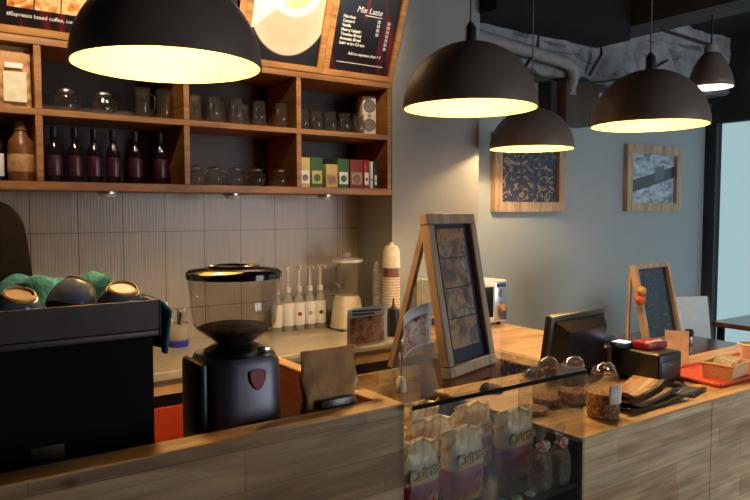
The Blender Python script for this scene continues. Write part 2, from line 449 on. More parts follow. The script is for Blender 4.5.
window('window_1', 'y', -1.2, 3.43, .12, 2.42, XR+.03, 3, 'tinted')
window('fill_window', 'x', 3.2, 6.1, .5, 2.6, YF-.03, 3, 'pane')  # unseen window behind the camera, added for fill daylight
# beams, pipes, wall box
rb = MB()
def rough(u, v):
    x = 3.0+3.2*u; a = v*PI*.5
    d = .018*math.sin(31*u+9*v)+.012*math.sin(77*u+17*v)
    return (x, 3.48-(.2+d)*min(1, v*3), 2.56-.03*math.sin(5*u)+(.54+.03*math.sin(5*u))*max(0, (v-.33)/.67)+d*(.5 if v < .9 else 0))
rb.grid(rough, 90, 14)
struct(rb.build('trim_1', M['concrete']))
struct(MB().box(4.32, 4.62, YF, 3.27, 2.86, ZC).build('trim_2', M['beam'], smooth=False))
struct(MB().box(3.0, 4.318, 2.99, 3.27, 2.765, ZC).build('trim_6', M['ceil'], smooth=False))
struct(MB().box(3.0, XR, 3.42, YB, 2.5, 2.535).build('trim_3', M['beam'], smooth=False))
pp = MB(); pp.tube([(3.0, 3.2, 2.66), (3.5, 3.2, 2.625), (3.85, 3.2, 2.6), (3.98, 3.22, 2.585), (4.05, 3.26, 2.54), (4.07, 3.3, 2.47), (4.07, 3.3, 2.4)], .042, 12)
struct(pp.build('trim_4', M['pipe']))
cb = MB(); cb.tube([(3.55, 3.22, 3.09), (3.62, 3.2, 2.85), (3.6, 3.2, 2.66), (3.45, 3.18, 2.5), (3.35, 3.25, 2.46)], .012)
cb.tube([(4.1, 3.23, 3.09), (4.26, 3.2, 2.92), (4.28, 3.2, 2.7), (4.2, 3.24, 2.55)], .012)
cb.tube([(4.25, 3.3, 2.5), (4.8, 3.25, 2.6), (5.2, 3.25, 2.78)], .008)
struct(cb.build('trim_5', M['charcoal']))
wb = thing('wall_box', 'brown wooden box hung on grey wall beneath the rough concrete beam', 'wall box', (4.17, 3.48, 2.2))
MB().box(-.17, .2, -.2, 0, 0, .3).build('box_body', M['boxbrown'], wb, smooth=False)
MB().box(-.24, -.172, -.12, 0, -.02, .3).build('side_panel', M['walldark'], wb, smooth=False)

# ------------------------------------------------------------------ pendant lamps
def dome_lamp():
    t = thing('pendant_lamp', '', 'lamp', group='dome pendant lamps')
    R = .26; o = [(R*math.cos(a*PI/48), R*.98*math.sin(a*PI/48)) for a in range(0, 24)]+[(.02, R*.98)]
    MB().lathe([(R-.004, 0)]+o, seg=56).build('shade', M['domeout'], t)
    i = [((R-.006)*math.cos(a*PI/48), (R-.006)*.98*math.sin(a*PI/48)) for a in range(0, 24)]+[(0, (R-.006)*.98)]
    MB().lathe([(R-.004, 0)]+i, seg=56).build('inner_lining', M['domein'], t)
    MB().lathe([(0, .25), (.022, .25), (.022, .31), (.008, .33), (0, .33)], seg=16).build('cord_grip', M['charcoal'], t)
    MB().tube([(0, 0, .32), (0, 0, 1.12)], .004, 6).build('cord', M['cord'], t)
    MB().lathe([(0, .25), (.02, .25), (.02, .17), (0, .17)], seg=14).build('socket', M['white'], t)
    b = MB(); b.sphere((0, 0, .135), .04); b.build('bulb', M['bulb'], t)
    return t
L0 = dome_lamp(); L0.location = (.634, 1.86, 1.962); L0.scale = (.96,)*3; L0['label'] = 'biggest dark dome pendant, glowing yellow inside, above the coffee grinder at left'
dup(L0, (1.864, 1.995, 1.968), label='dark dome pendant hanging above the photo easel on the glass case', scale=(1,)*3)
dup(L0, (2.758, 1.806, 1.945), label='dark dome pendant hanging in front of the framed pier photograph at right', scale=(.96,)*3)
dup(L0, (3.238, 2.916, 1.946), label='smallest dome pendant, farthest back, overlapping the framed picture of blue swirls', scale=(.98,)*3)
bl = thing('bell_lamp', 'small dark bell-shaped lamp near the window, hung from a slanting rod', 'lamp', (4.5, 2.5, 2.385))
pr = [(.142, 0), (.138, .04), (.125, .09), (.1, .15), (.065, .205), (.045, .225)]
MB().lathe(pr, seg=36).build('shade', M['domeout'], bl, solid=.003)
MB().lathe([(r-.005, z) for r, z in pr], seg=36).build('inner_lining', M['white'], bl)
MB().lathe([(0, .225), (.045, .225), (.045, .27), (0, .28)], seg=20).build('collar', M['pipe'], bl)
b = MB(); b.sphere((0, 0, .1), .03); b.build('bulb', M['bulbw'], bl)
MB().tube([(0, 0, .27), (0, 0, .34), (.0, .0, .715)], .006).build('stem', M['charcoal'], bl)
MB().tube([(0, 0, .275), (.03, .3, .42), (.07, .76, .66)], .012).build('rod', M['pipe'], bl)

# spotlights above the menu boards (just above the frame)
def spotlight(x, label, en):
    sp = thing('track_spotlight', label, 'lamp', (x, 1.9, ZC), group='spotlights on the menu boards')
    MB().tube([(0, 0, 0), (0, 0, -.1)], .012).build('stem', M['black'], sp)
    MB().tube([(0, -.05, -.08), (0, .07, -.13)], .04, 16).build('spot_head', M['black'], sp)
    ld = bpy.data.lights.new('spot_beam', 'SPOT'); ld.energy = en; ld.color = (1., .78, .5); ld.spot_size = math.radians(75); ld.spot_blend = .8; ld.shadow_soft_size = .04
    lo = bpy.data.objects.new('spot_beam', ld); COL.objects.link(lo); lo.parent = sp; lo.location = (0, .09, -.14)
    lo.rotation_euler = (Vector((0, 1.15, -.38))).to_track_quat('-Z', 'Y').to_euler()
spotlight(1.65, 'small black ceiling spotlight aimed at the latte board', 75)
spotlight(.45, 'small black ceiling spotlight aimed at the food photo board', 75)

# ------------------------------------------------------------------ wall shelves
sh = thing('wall_shelf', 'open wooden wall shelf unit with two rows of dark compartments above tiles', 'shelf', (0, 0, 0))
y0, y1 = 3.13, 3.47
XD = [-.67, -.08, .527, 1.151, 1.742, 2.318]
def brd(nm, x0, x1, z0, z1, ya=y0): MB().box(x0, x1, ya, y1, z0, z1, .002, 1).build(nm, M['shelf'], sh)
brd('bottom_board', -.685, 2.333, 1.658, 1.694); brd('middle_board', -.685, 2.333, 1.965, 1.992, y0+.004); brd('top_board', -.685, 2.333, 2.25, 2.285)
for i, x in enumerate(XD):
    brd('divider', x-.014, x+.014, 1.694, 1.965, y0+.003); brd('divider', x-.014, x+.014, 1.992, 2.25, y0+.003)
MB().box(-.685, 2.333, y1-.012, y1, 1.694, 2.25).build('back_panel', M['shelfback'], sh, smooth=False)

# menu boards, leaning forward on the shelf top
tilt = math.radians(19)
def menu_board(x0, x1, label):
    t = thing('menu_board', label, 'menu board', ((x0+x1)/2, 3.135, 2.286), rot=(tilt, 0, 0), group='menu boards above the shelves')
    w = (x1-x0)/2; h = .62; f = .042
    m = MB(); m.box(-w, w, -.012, .02, 0, .028); m.box(-w, w, -.012, .02, h-f, h); m.box(-w, -w+f*.8, -.012, .02, (.028), h-f); m.box(w-f*.8, w, -.012, .02, .028, h-f)
    m.build('board_frame', M['menuframe'], t, smooth=False)
    return t, w, h, f
t, w, h, f = menu_board(-.08, .955, 'wide black menu board with a row of food photographs at upper left')
MB().box(-w+.03, w-.03, .004, .012, .024, h-.03).build('panel', M['board'], t, smooth=False)
for i in range(5):
    MB().box(-.02+i*.1, .075+i*.1, .0, .0035, .1, .34).build('food_photo', photo('drink_photo_%s' % 'abcdef'[i], [(.3, s(150, 72, 30)), (.45, s(226, 150, 70)), (.55, s(240, 214, 170)), (.68, s(230, 176, 60)), (.8, s(190, 90, 50))], 13., 2.4*i, .3), t, smooth=False)
text('caption', '#Espresso based coffee, iced', .022, M['ink'], t, (-.02, .003, .066))
t, w, h, f = menu_board(.957, 1.4145, 'menu board hidden mostly behind the big dome pendant')
MB().box(-w+.03, w-.03, .004, .012, .024, h-.03).build('panel', M['board'], t, smooth=False)
t, w, h, f = menu_board(1.4165, 1.874, 'menu board showing a big photograph of a latte cup on its saucer')
MB().box(-w+.03, w-.03, .004, .012, .024, h-.03).build('panel', M['latte'], t, smooth=False)
t, w, h, f = menu_board(1.876, 2.333, 'black menu board with white drink list at the right end of shelf')
MB().box(-w+.03, w-.03, .004, .012, .024, h-.03).build('panel', M['board'], t, smooth=False)
text('title', 'Mix Latte', .042, M['ink'], t, (.005, .003, .334), align='CENTER', shear=.3)
MB().box(-.02, .09, .002, .0035, .321, .3245).build('underline', M['ink'], t, smooth=False)
items = ['Hazelnut', 'Caramel', 'Vanilla', 'Honey Labatte', 'Tiramisu Blend', 'Avocado Blend', 'Latte w Ice Cream']
for i, it in enumerate(items):
    text('menu_line', it, .021, M['ink'], t, (-.15, .003, .296-i*.0222), off=.0006)
    if i < 4: text('price', '22', .02, M['ink'], t, (.065, .003, .296-i*.0222), off=.0006)
    text('price', '25', .02, M['ink'], t, (.13, .003, .296-i*.0222), off=.0006)
text('footnote', 'Add on espresso shot + 5', .02, M['ink'], t, (-.085, .003, .115), off=.0004)
MB().box(-.15, .15, .002, .0035, .071, .0745).build('fine_print', M['ink'], t, smooth=False)

# ------------------------------------------------------------------ things on the shelves
ZL, ZU = 1.6945, 1.9925
YS = 3.22
# left: kraft bag, jug, bottle
def stand_bag(t, w, d, h, mat, flat=.08, name='bag_body'):
    m = MB(); nu, nv = 40, 36
    def prof(z):
        k = z/h
        if k > 1-flat: return .002
        q = k/(1-flat)
        return (d/2)*max(.02, (1-q**2.2))*(.55+.45*min(1, (q+.12)*4))+.002
    ring = []
    for j in range(nv+1):
        z = h*j/nv; a = prof(z); ww = w/2*(1-.03*math.sin(PI*j/nv)); rr = []
        for i in range(nu):
            th = 2*PI*i/nu; cx, cy = math.cos(th), math.sin(th)
            x = ww*math.copysign(abs(cx)**.35, cx); y = a*math.copysign(abs(cy)**.8, cy)
            q = z/h; y += (.004*math.sin(9*q*PI+3*x/w)+.005*math.sin(14*q+9*x/w)*math.sin(7*q-4*x/w)+.003*math.sin(31*q-17*x/w))*(j > 0)*(1 if a > .01 else .4)
            rr.append(m.v((x, y, z)))
        ring.append(rr)
    for A, B in zip(ring, ring[1:]):
        for i in range(nu): m.bm.faces.new((A[i], A[(i+1) % nu], B[(i+1) % nu], B[i]))
    m.bm.faces.new(ring[0][::-1]); m.bm.faces.new(ring[-1])
    return m.build(name, mat, t)
t = thing('coffee_bag', 'brown paper coffee bag with pale label on the upper shelf', 'bag', (.443, 3.185, ZU))
stand_bag(t, .132, .08, .25, M['kraft']); MB().box(-.042, .042, -.0485, -.04, .02, .14).build('window', M['cream'], t); MB().box(-.035, .03, -.046, -.042, .155, .175).build('label', M['paper'], t)
t = thing('storage_jug', 'brown round-shouldered jug with narrow neck on the lower shelf', 'jug', (.468, YS, ZL))
MB().lathe([(0, 0), (.045, 0), (.05, .01), (.05, .14), (.046, .17), (.026, .195), (.024, .21), (.03, .212), (.03, .232), (.022, .25), (0, .252)]).build('jug_body', M['brown'], t)
MB().lathe([(.0505, .04), (.0512, .042), (.0512, .11), (.0505, .112)], seg=24).build('label', M['kraft'], t)
def wine_bottle(label, x, y, z, mat, sc=1.):
    t = thing('bottle', label, 'bottle', (x, y, z), group='bottles on the lower shelf')
    MB().lathe([(0, 0), (.028, 0), (.031, .006), (.031, .13), (.026, .155), (.013, .18), (.012, .225), (.015, .226), (.015, .236), (0, .237)], seg=20).build('bottle_body', mat, t)
    MB().lathe([(.0125, .19), (.0155, .195), (.0155, .24), (0, .242)], seg=14).build('cap', M['charcoal'], t)
    MB().lathe([(.0315, .03), (.032, .032), (.032, .115), (.0315, .117)], seg=20).build('label', P('plum_label', s(58, 22, 42), .3), t)
    t.scale = (sc,)*3
    return t
B0 = wine_bottle('dark bottle nearest the tall divider, first in the row of slim bottles', .603, 3.25, ZL, M['bottle'])
for x, lb in ((.687, 'dark slim bottle second from the left divider, lower shelf row'), (.767, 'dark slim bottle third from the left divider in the lower shelf row'), (.849, 'dark slim bottle fourth in the lower shelf row, left of two last ones'), (.947, 'dark slim bottle fifth in the lower shelf row, just right of fourth'), (1.063, 'dark slim bottle last in row, next to the divider under the dome lamp')):
    dup(B0, (x, 3.25, ZL), label=lb)
t = thing('bottle', 'dark bottle with pale label at the left edge, beside the brown jug', 'bottle', (.372, YS, ZL), group='bottles on the lower shelf')
MB().lathe([(0, 0), (.032, 0), (.033, .15), (.014, .19), (.014, .235), (0, .236)], seg=20).build('bottle_body', M['bottle'], t)
MB().lathe([(.0335, .02), (.034, .022), (.034, .11), (.0335, .112)], seg=20).build('label', M['paper'], t)

def carafe(label, x, z, kind='pot'):
    t = thing('glass_pot', label, 'glass pot', (x, YS, z), group='small glass pots with lids')
    MB().lathe([(0, .004), (.036, .004), (.044, .02), (.044, .045), (.03, .072), (.03, .08)], seg=24).build('pot_body', M['smoke'], t)
    MB().lathe([(.0, .094), (.012, .092), (.032, .084), (.033, .078), (0, .078)], seg=24).build('lid', M['steel'], t)
    MB().tube([(.04, 0, .03), (.062, 0, .035), (.062, 0, .06), (.034, 0, .068)], .004).build('handle', M['charcoal'], t)
    return t
C0 = carafe('low glass pot nearest the divider on lower shelf, under the tumblers', 1.222, ZL); C0.rotation_euler.z = 1.6
for x, lb in ((1.318, 'low glass pot second from the left on lower shelf under tumblers'), (1.427, 'low glass pot in the middle of the lower shelf under the tumblers'), (1.54, 'low glass pot fourth on the lower shelf under the tumblers'), (1.672, 'low glass pot rightmost, beside the divider next to the tea boxes')):
    dup(C0, (x, YS, ZL), rz=random.uniform(-1, 1), label=lb)
for x, lb in ((.655, 'round glass pot on upper shelf beside the paper coffee bag'), (.81, 'round glass pot on upper shelf, left of two glass jugs under the lamp')):
    dup(C0, (x, 3.25, ZU), rz=.4, label=lb, scale=(1.15, 1.15, 1.2))
def jugg(x, lb):
    t = thing('glass_jug', lb, 'glass jug', (x, 3.25, ZU), group='glass jugs on the upper shelf')
    MB().lathe([(0, .003), (.03, .003), (.034, .01), (.032, .08), (.036, .145)], seg=22).build('jug_body', M['smoke'], t, solid=.003)
    MB().tube([(.033, 0, .12), (.06, 0, .11), (.056, 0, .05), (.034, 0, .03)], .005).build('handle', M['smoke'], t)
    return t
jugg(.985, 'tall glass jug on the upper shelf, left one of two under the lamp rim'); jugg(1.085, 'tall glass jug on the upper shelf beside the divider, right one of two')
def tumbler():
    t = thing('tumbler', '', 'glass', group='upside down tumblers on the upper shelf')
    MB().lathe([(.037, 0), (.035, .06), (.031, .118), (.027, .126), (0, .126)], seg=24).build('tumbler_body', M['smoke'], t, solid=.003)
    MB().lathe([(.0, .118), (.029, .116), (.03, .11), (0, .108)], seg=24).build('tumbler_base', M['glass'], t)
    return t
T0 = tumbler(); T0.location = (1.212, YS-.02, ZU); T0['label'] = 'upturned tumbler at the left end, touching distance from the divider'
for x, y, lb in ((1.312, YS-.02, 'upturned tumbler second from left in front row'), (1.427, YS-.02, 'upturned tumbler in the middle of the front row'), (1.55, YS-.02, 'upturned tumbler fourth in the front row of the upper shelf'), (1.672, YS-.02, 'upturned tumbler rightmost, next to the divider by the glass mugs'),
                 (1.265, 3.34, 'upturned tumbler at back, seen between first and second front tumblers'), (1.4, 3.35, 'upturned tumbler at back, seen between second and middle front tumblers'), (1.53, 3.35, 'upturned tumbler at back, seen beside the fourth front tumbler')):
    dup(T0, (x, y, ZU), label=lb)
def mug():
    t = thing('glass_mug', '', 'mug', group='glass mugs on the upper shelf')
    MB().lathe([(0, .004), (.028, .004), (.036, .02), (.038, .06), (.031, .09), (.033, .112)], seg=24).build('mug_body', M['smoke'], t, solid=.003)
    MB().tube([(.034, 0, .09), (.06, 0, .085), (.06, 0, .04), (.036, 0, .03)], .005).build('handle', M['glass'], t)
    return t
G0 = mug(); G0.location = (1.812, YS, ZU); G0.rotation_euler.z = 2.; G0['label'] = 'rounded glass mug beside the divider, first of the mugs'
for x, lb in ((1.895, 'rounded glass mug second from the divider'), (1.982, 'rounded glass mug in the middle of the mug row'), (2.073, 'rounded glass mug fourth, one before the white speaker'), (2.165, 'rounded glass mug next to the white speaker')):
    dup(G0, (x, YS, ZU), rz=1.7+random.uniform(-.3, .3), label=lb)
t = thing('speaker', 'small white upright speaker with two round cones, right end of upper shelf', 'speaker', (2.258, 3.27, ZU), rz=-.3)
MB().box(-.042, .042, -.05, .05, 0, .222, .012).build('speaker_case', M['cream'], t)
for z in (.06, .165): MB().lathe([(0, .001), (.028, .001), (.034, .006), (.036, 0)], seg=24).build('speaker_cone', M['cord'], t, loc=(0, -.05, z), rot=(PI/2, 0, 0))
MB().lathe([(0, .004), (.01, .004), (.012, 0)], seg=16).build('tweeter', M['steel'], t, loc=(0, -.05, .112), rot=(PI/2, 0, 0))
for x0, x1, h, mt, st, lb in ((1.765, 1.828, .155, 'yelbox', 'white', 'cream and yellow tea box nearest the divider'), (1.832, 1.905, .158, 'green', 'yelbox', 'dark green tea box beside the cream one'), (1.925, 1.998, .125, 'yelbox', 'kraft', 'short yellow tin standing between two green boxes'), (2.002, 2.07, .156, 'green', 'white', 'green and white box right of the yellow tin'), (2.078, 2.165, .156, 'redbox', 'kraft', 'maroon box with brown picture'), (2.17, 2.205, .158, 'crimson', 'white', 'slim crimson box right of the maroon one'), (2.212, 2.232, .15, 'white', 'paper', 'thin white packet standing beside the slim crimson box'), (2.24, 2.258, .135, 'charcoal', 'paper', 'thin dark packet last at the right end of lower shelf')):
    t = thing('tea_box', lb, 'box', ((x0+x1)/2, 3.2, ZL), group='boxes on the lower shelf')
    w = (x1-x0)/2; MB().box(-w, w, -.03, .04, 0, h, .002).build('box_body', M[mt], t)
    MB().box(-w*.8, w*.8, -.0315, -.03, .02, h*.55).build('label', M[st], t, smooth=False)
    MB().lathe([(0, .001), (w*.55, .001), (w*.55, 0)], seg=18).build('emblem', M['brown' if mt != 'green' else 'green'], t, loc=(0, -.0316, h*.32), rot=(PI/2, 0, 0))
for x, lb in ((.81, 'round white puck light under shelf, left one above espresso machine'), (1.4, 'round puck light under the shelf above the grinder hopper'), (1.935, 'round white puck light under shelf above the syrup bottles')):
    t = thing('puck_light', lb, 'light', (x, 3.2, 1.658), group='puck lights under the shelf')
    MB().lathe([(0, -.001), (.042, -.001), (.042, -.012), (.036, -.016)], seg=28).build('rim', M['steel'], t)
    MB().lathe([(.036, -.015), (.028, -.026), (0, -.03)], seg=28).build('lens', M['white'], t)

# ------------------------------------------------------------------ back counter
ct = tag(MB().box(XW+.01, 2.335-.002, 2.83, YB-.001, .862, .9, .004, 1).build('stone_worktop', M['stone']), 'long cream stone worktop running along the tiled wall', 'worktop')
for i in range(3, 8):
    x0 = -2.45+.598*i; x1 = x0+.594
    t = thing('base_cabinet', 'base cabinet with %s door under stone worktop, %%s' % ('orange' if i < 6 else 'wooden') % ['far left end beyond the frame', 'second from the left end, outside the frame', 'third from the left end, outside the frame', 'left of the espresso machine', 'behind the espresso machine', 'its door showing between machine and grinder', 'behind the grinder and paper bag', 'right end beside the pillar'][i], 'cabinet', ((x0+x1)/2, 3.14, 0), group='cabinets under the stone worktop')
    w = .295
    MB().box(-w, w, -.26, .33, .08, .861).build('cabinet_body', M['sidered'], t, smooth=False)
    d = MB().box(-w, w, -.285, -.262, .795, .861, .002, 1).build('drawer', M['top'], t)
    MB().box(-w, w, -.275, -.262, .745, .793).build('finger_gap', M['blackm'], t, smooth=False)
    MB().box(-w+.001, w-.001, -.285, -.262, .1, .743, .002, 1).build('door', M['orange' if i < 6 else 'front'], t)
    MB().box(-w, w, -.2, .3, 0, .08).build('plinth', M['blackm'], t, smooth=False)
ZB = .9005
# syrup bottles with pumps
def syrup():
    t = thing('syrup_bottle', '', 'bottle', group='syrup bottles with pumps')
    MB().lathe([(0, 0), (.028, 0), (.03, .006), (.03, .15), (.024, .175), (.013, .195), (.013, .215)], seg=22).build('bottle_body', M['frost'], t)
    MB().lathe([(.0303, .03), (.031, .032), (.031, .15), (.0303, .152)], seg=22).build('label', M['paper'], t)
    MB().lathe([(0, .235), (.015, .235), (.016, .208), (0, .208)], seg=16).build('cap', M['cream'], t)
    p = MB(); p.tube([(0, 0, .23), (0, 0, .335)], .006); p.lathe([(0, .335), (.013, .335), (.013, .348), (0, .35)], seg=12); p.tube([(0, 0, .342), (-.02, -.03, .342), (-.024, -.036, .328)], .005); p.build('pump', M['cream'], t)
    return t
S0 = syrup(); S0.location = (1.744, 3.4, ZB); S0['label'] = 'syrup bottle with pump half hidden behind the grinder hopper'
for i, (x, lb, mt) in enumerate(((1.812, 'syrup bottle with plain pale label, right of the grinder hopper', 'paper'), (1.882, 'syrup bottle with small red mark on its white label', 'crimson'), (1.952, 'syrup bottle with small orange mark on its white label', 'golden'), (2.02, 'syrup bottle with green mark, tucked next to the blender', 'green'))):
    d = dup(S0, (x, 3.4, ZB), rz=.3*i, label=lb, scale=(1.1, 1.1, 1.04))
    if i: MB().sphere((0, 0, 0), .011, (1, .12, 1)).build('label_mark', M[mt], d, loc=(.031*math.cos(-1.9-.3*i), .031*math.sin(-1.9-.3*i), .09), rot=(0, 0, -.33-.3*i))
t = thing('blender', 'cream countertop blender with clear jug and pale lid beside syrup bottles', 'blender', (2.128, 3.28, ZB))
b = MB(); b.T = Matrix(); prev = None
pts = [(.088, .078, 0), (.09, .08, .012), (.086, .076, .03), (.07, .064, .17), (.06, .056, .19)]
rg = []
for a, c, z in pts:
    rg.append([b.v((a*math.copysign(abs(math.cos(q))**.6, math.cos(q)), c*math.copysign(abs(math.sin(q))**.6, math.sin(q)), z)) for q in [2*PI*k/28 for k in range(28)]])
for A, B in zip(rg, rg[1:]):
    for k in range(28): b.bm.faces.new((A[k], A[(k+1) % 28], B[(k+1) % 28], B[k]))
b.bm.faces.new(rg[0][::-1]); b.bm.faces.new(rg[-1]); b.build('motor_base', M['cream'], t)
MB().lathe([(0, .018), (.02, .018), (.022, 0)], seg=20).build('knob', M['golden'], t, loc=(.01, -.072, .095), rot=(PI/2-.2, 0, 0))
MB().box(-.09, .09, -.08, .08, .0, .01, .004).build('foot_band', M['charcoal'], t)
MB().lathe([(0, .19), (.055, .19), (.062, .2), (.085, .37), (.088, .385)], seg=28).build('jug', M['glass'], t, solid=.003)
MB().lathe([(0, .4), (.07, .4), (.091, .395), (.091, .38), (0, .38)], seg=28).build('lid', M['white'], t)
MB().lathe([(0, .435), (.022, .433), (.024, .4), (0, .4)], seg=20).build('lid_cap', M['frost'], t)
MB().tube([(.0, .08, .36), (.0, .118, .35), (.0, .115, .25), (.0, .066, .225)], .009).build('handle', M['frost'], t)
t = thing('plastic_cup_stack', 'tall cloudy stack of clear plastic cups right of the blender', 'cup stack', (2.272, 3.165, ZB))
b = MB(); z = 0; prof = [(.034, 0)]
for k in range(15): prof += [(.036+.0004*k, .015+.023*k), (.043, .02+.023*k), (.0435, .026+.023*k), (.037, .028+.023*k)]
b.lathe(prof+[(.03, .385), (0, .385)], seg=24); b.build('stacked_cups', M['frost'], t)
# nested paper cups: every cup a thing
def pcup():
    t = thing('paper_cup', 'nested brown-rimmed paper cup in the tall tower against the pillar', 'cup', group='nested paper cups in the tower')
    MB().lathe([(0, .004), (.03, .004), (.031, 0), (.046, .1), (.046, .1)], seg=24).build('cup_wall', M['papercup'], t)
    MB().lathe([(.045, .098), (.0485, .098), (.0495, .101), (.0485, .104), (.045, .104)], seg=24).build('cup_rim', M['foam'], t)
    return t
cx, cy = 2.262, 3.04
P0 = pcup(); P0.location = (cx, cy, ZB)
for k in range(1, 14): dup(P0, (cx, cy, ZB+.0155*k))
zt = ZB+.0155*13+.104
t = thing('paper_cup', 'dark brown paper cup upside down in the tower, under the cream cup', 'cup', (cx, cy, zt))
MB().lathe([(.0465, .002), (.046, .002), (.031, .1), (.03, .104), (0, .104)], seg=24).build('cup_wall', M['brown'], t)
t = thing('paper_cup', 'cream cup with domed top crowning the tower of paper cups', 'cup', (cx, cy, zt+.052))
MB().lathe([(.05, .0), (.05, .003), (.0475, .075), (.044, .1), (.034, .118), (.015, .126), (0, .127)], seg=28).build('cup_wall', M['foam'], t)
MB().lathe([(0, .14), (.012, .14), (.012, .125), (0, .125)], seg=14).build('lid_knob', M['foam'], t)
t = thing('squeeze_bottle', 'black squeeze bottle with pointed nozzle standing before the paper cups', 'bottle', (2.2, 2.935, ZB))
MB().lathe([(0, 0), (.03, 0), (.034, .006), (.034, .12), (.03, .138), (.016, .145)], seg=22).build('bottle_body', M['black'], t)
MB().lathe([(0, .205), (.004, .205), (.008, .165), (.018, .15), (.032, .146), (.032, .134), (0, .134)], seg=18).build('nozzle', M['charcoal'], t)
# utensil holder
t = thing('utensil_holder', 'clear ribbed utensil holder with blue base, by the espresso machine', 'holder', (1.165, 3.34, ZB))
b = MB(); b.lathe([(.05, .03), (.052, .04), (.055, .115)], seg=36); b.build('cup', M['frost'], t, solid=.003)
MB().lathe([(0, 0), (.05, 0), (.052, .006), (.051, .034), (0, .034)], seg=36).build('base', M['bluep'], t)
for i, (a, r, ln, mt, lb) in enumerate(((2.6, .03, .2, 'foam', 'pale wooden stirrer leaning left in the utensil holder'), (.2, .02, .16, 'steel', 'steel spoon leaning right in the utensil holder'), (1.2, .02, .15, 'black', 'black-handled utensil at back of the holder'), (-1.5, .015, .14, 'black', 'black-handled utensil at front of the holder'))):
    u = thing('utensil', lb, 'utensil', (1.165, 3.34, ZB+.036), group='utensils in the holder')
    dx, dy = math.cos(a), math.sin(a)
    MB().tube([(0, 0, .002), (dx*r*1.6, dy*r*1.6, ln*.75)], .004).build('shaft', M[mt], u)
    MB().sphere((0, 0, 0), .013, (1, .35, 1.5)).build('head', M[mt], u, loc=(dx*r*2, dy*r*2, ln*.84), rot=(0, .4*dx, a))

# ------------------------------------------------------------------ bar (left) with raised wooden front
bar = thing('bar_counter', 'wooden plank bar with raised front wall in the left foreground', 'counter', (0, 0, 0))
MB().box(-2.5, .9715, 1.255, 1.315, 0, 1.123).build('front_wall', M['frontd'], bar, smooth=False)
MB().box(-2.5, .932, 1.255, 1.318, 1.123, 1.127).build('front_cap', M['top'], bar, smooth=False)
MB().box(.932, .9715, 1.318, 1.93, 0, 1.123).build('end_wall', M['sidered'], bar, smooth=False)
b = MB(); b.prism([(.932, 1.255), (.9715, 1.255), (.9715, 1.932), (.930, 1.932), (.930, 1.318), (.932, 1.318)], 1.123, 1.127); b.build('end_cap', M['topy'], bar, smooth=False)
MB().box(-2.5, .93, 1.318, 1.95, .865, .9).build('worktop', M['steel'], bar, smooth=False)
MB().box(-2.5, .93, 1.9, 1.93, .02, .86).build('rear_panel', M['sidered'], bar, smooth=False)

# espresso machine (its plain back faces the customer)
em = thing('espresso_machine', 'black espresso machine with grey-brown cup rail, back turned to viewer', 'espresso machine', (.055, 1.7, ZB))
MB().box(-.4, .395, -.265, .1, .06, .415, .01).build('body', M['blackm'], em)
MB().box(-.4, .395, .1, .25, .3, .415, .01).build('front_head', M['darksteel'], em)
MB().box(-.4, .395, .1, .28, .06, .12, .006).build('drip_tray', M['steel'], em)
r = MB()
r.box(-.4, .4, -.285, -.275, .432, .492); r.box(.388, .4, -.275, .25, .432, .492); r.box(-.4, -.388, -.275, .25, .432, .492); r.box(-.388, .388, .24, .25, .432, .492)
r.build('cup_rail', P('rail_paint', s(92, 80, 76), .42, .3), em, smooth=False)
MB().box(-.4, .4, -.285, .25, .417, .43, .003).build('rail_base', P('rail_base_paint', s(78, 66, 62), .45, .3), em)
MB().box(.4, .4025, -.287, -.272, .417, .492).build('edge_trim', M['chrome'], em, smooth=False)
MB().box(-.388, .388, -.275, .24, .43, .434).build('cup_grid', M['steel'], em, smooth=False)
MB().box(.155, .215, -.267, -.2645, .175, .222, .001).build('vent', M['boxbrown'], em)
for x in (-.2, .12):
    g = MB().lathe([(0, 0), (.035, 0), (.035, .06), (0, .06)], seg=20).build('group_head', M['chrome'], em, loc=(x, .19, .24))
    MB().tube([(0, .02, -.01), (0, .16, -.03)], .014).build('portafilter', M['black'], g)
for x in (-.36, .36):
    MB().tube([(x, .2, .3), (x, .26, .28), (x*1.02, .27, .12)], .006).build('steam_wand', M['chrome'], em)
    for y in (-.2, .2): MB().lathe([(0, 0), (.02, 0), (.016, .06), (0, .06)], seg=14).build('foot', M['steel'], em, loc=(x, y, 0))
# cups on the machine
def ccup(label, loc, rot):
    t = thing('coffee_cup', label, 'cup', loc, group='cups on the espresso machine', rot=rot)
    MB().lathe([(.046, 0), (.047, .012), (.044, .036), (.034, .056), (.03, .06)], seg=28).build('cup_body', M['cupblue'], t, solid=.003)
    MB().lathe([(.03, .058), (.03, .066), (.026, .068), (.0255, .064), (0, .063)], seg=28).build('cup_foot', M['golden'], t)
    MB().tube([(0, .044, .014), (0, .068, .02), (0, .066, .042), (0, .04, .046)], .005).build('handle', M['cupblue'], t)
    return t
zc = ZB+.4345
ccup('upturned blue-grey cup at the left frame edge, on the espresso machine', (.2, 1.50, zc+.022), (.42, .08, 0))
ccup('upturned blue-grey cup between two others on the espresso machine', (.3, 1.515, zc+.036), (-.35, .5, .0))
ccup('upturned cup with bright golden foot at right end of espresso machine', (.395, 1.49, zc+.022), (.42, .02, 0))
tw = MB()
def towel(u, v):
    x = .06+.39*u; y = 1.55+.17*v
    z = zc+.055+.052*math.sin(PI*v)*(.55+.55*math.sin(u*8.+.6)**2)+.01*math.sin(15*u+5*v)+.006*math.sin(33*u-11*v)-.012*u
    if v < .25: z -= (.25-v)*.1
    if u > .88:
        k = (u-.88)/.12; x = .4032+.1*min(1, k*1.8)+.008*math.sin(9*v+4*k); y = 1.5+.16*v; z = (zc+.066)*(1-k*k)+(ZB+.36)*k*k
    return (x, y, z)
tw.grid(towel, 60, 24)
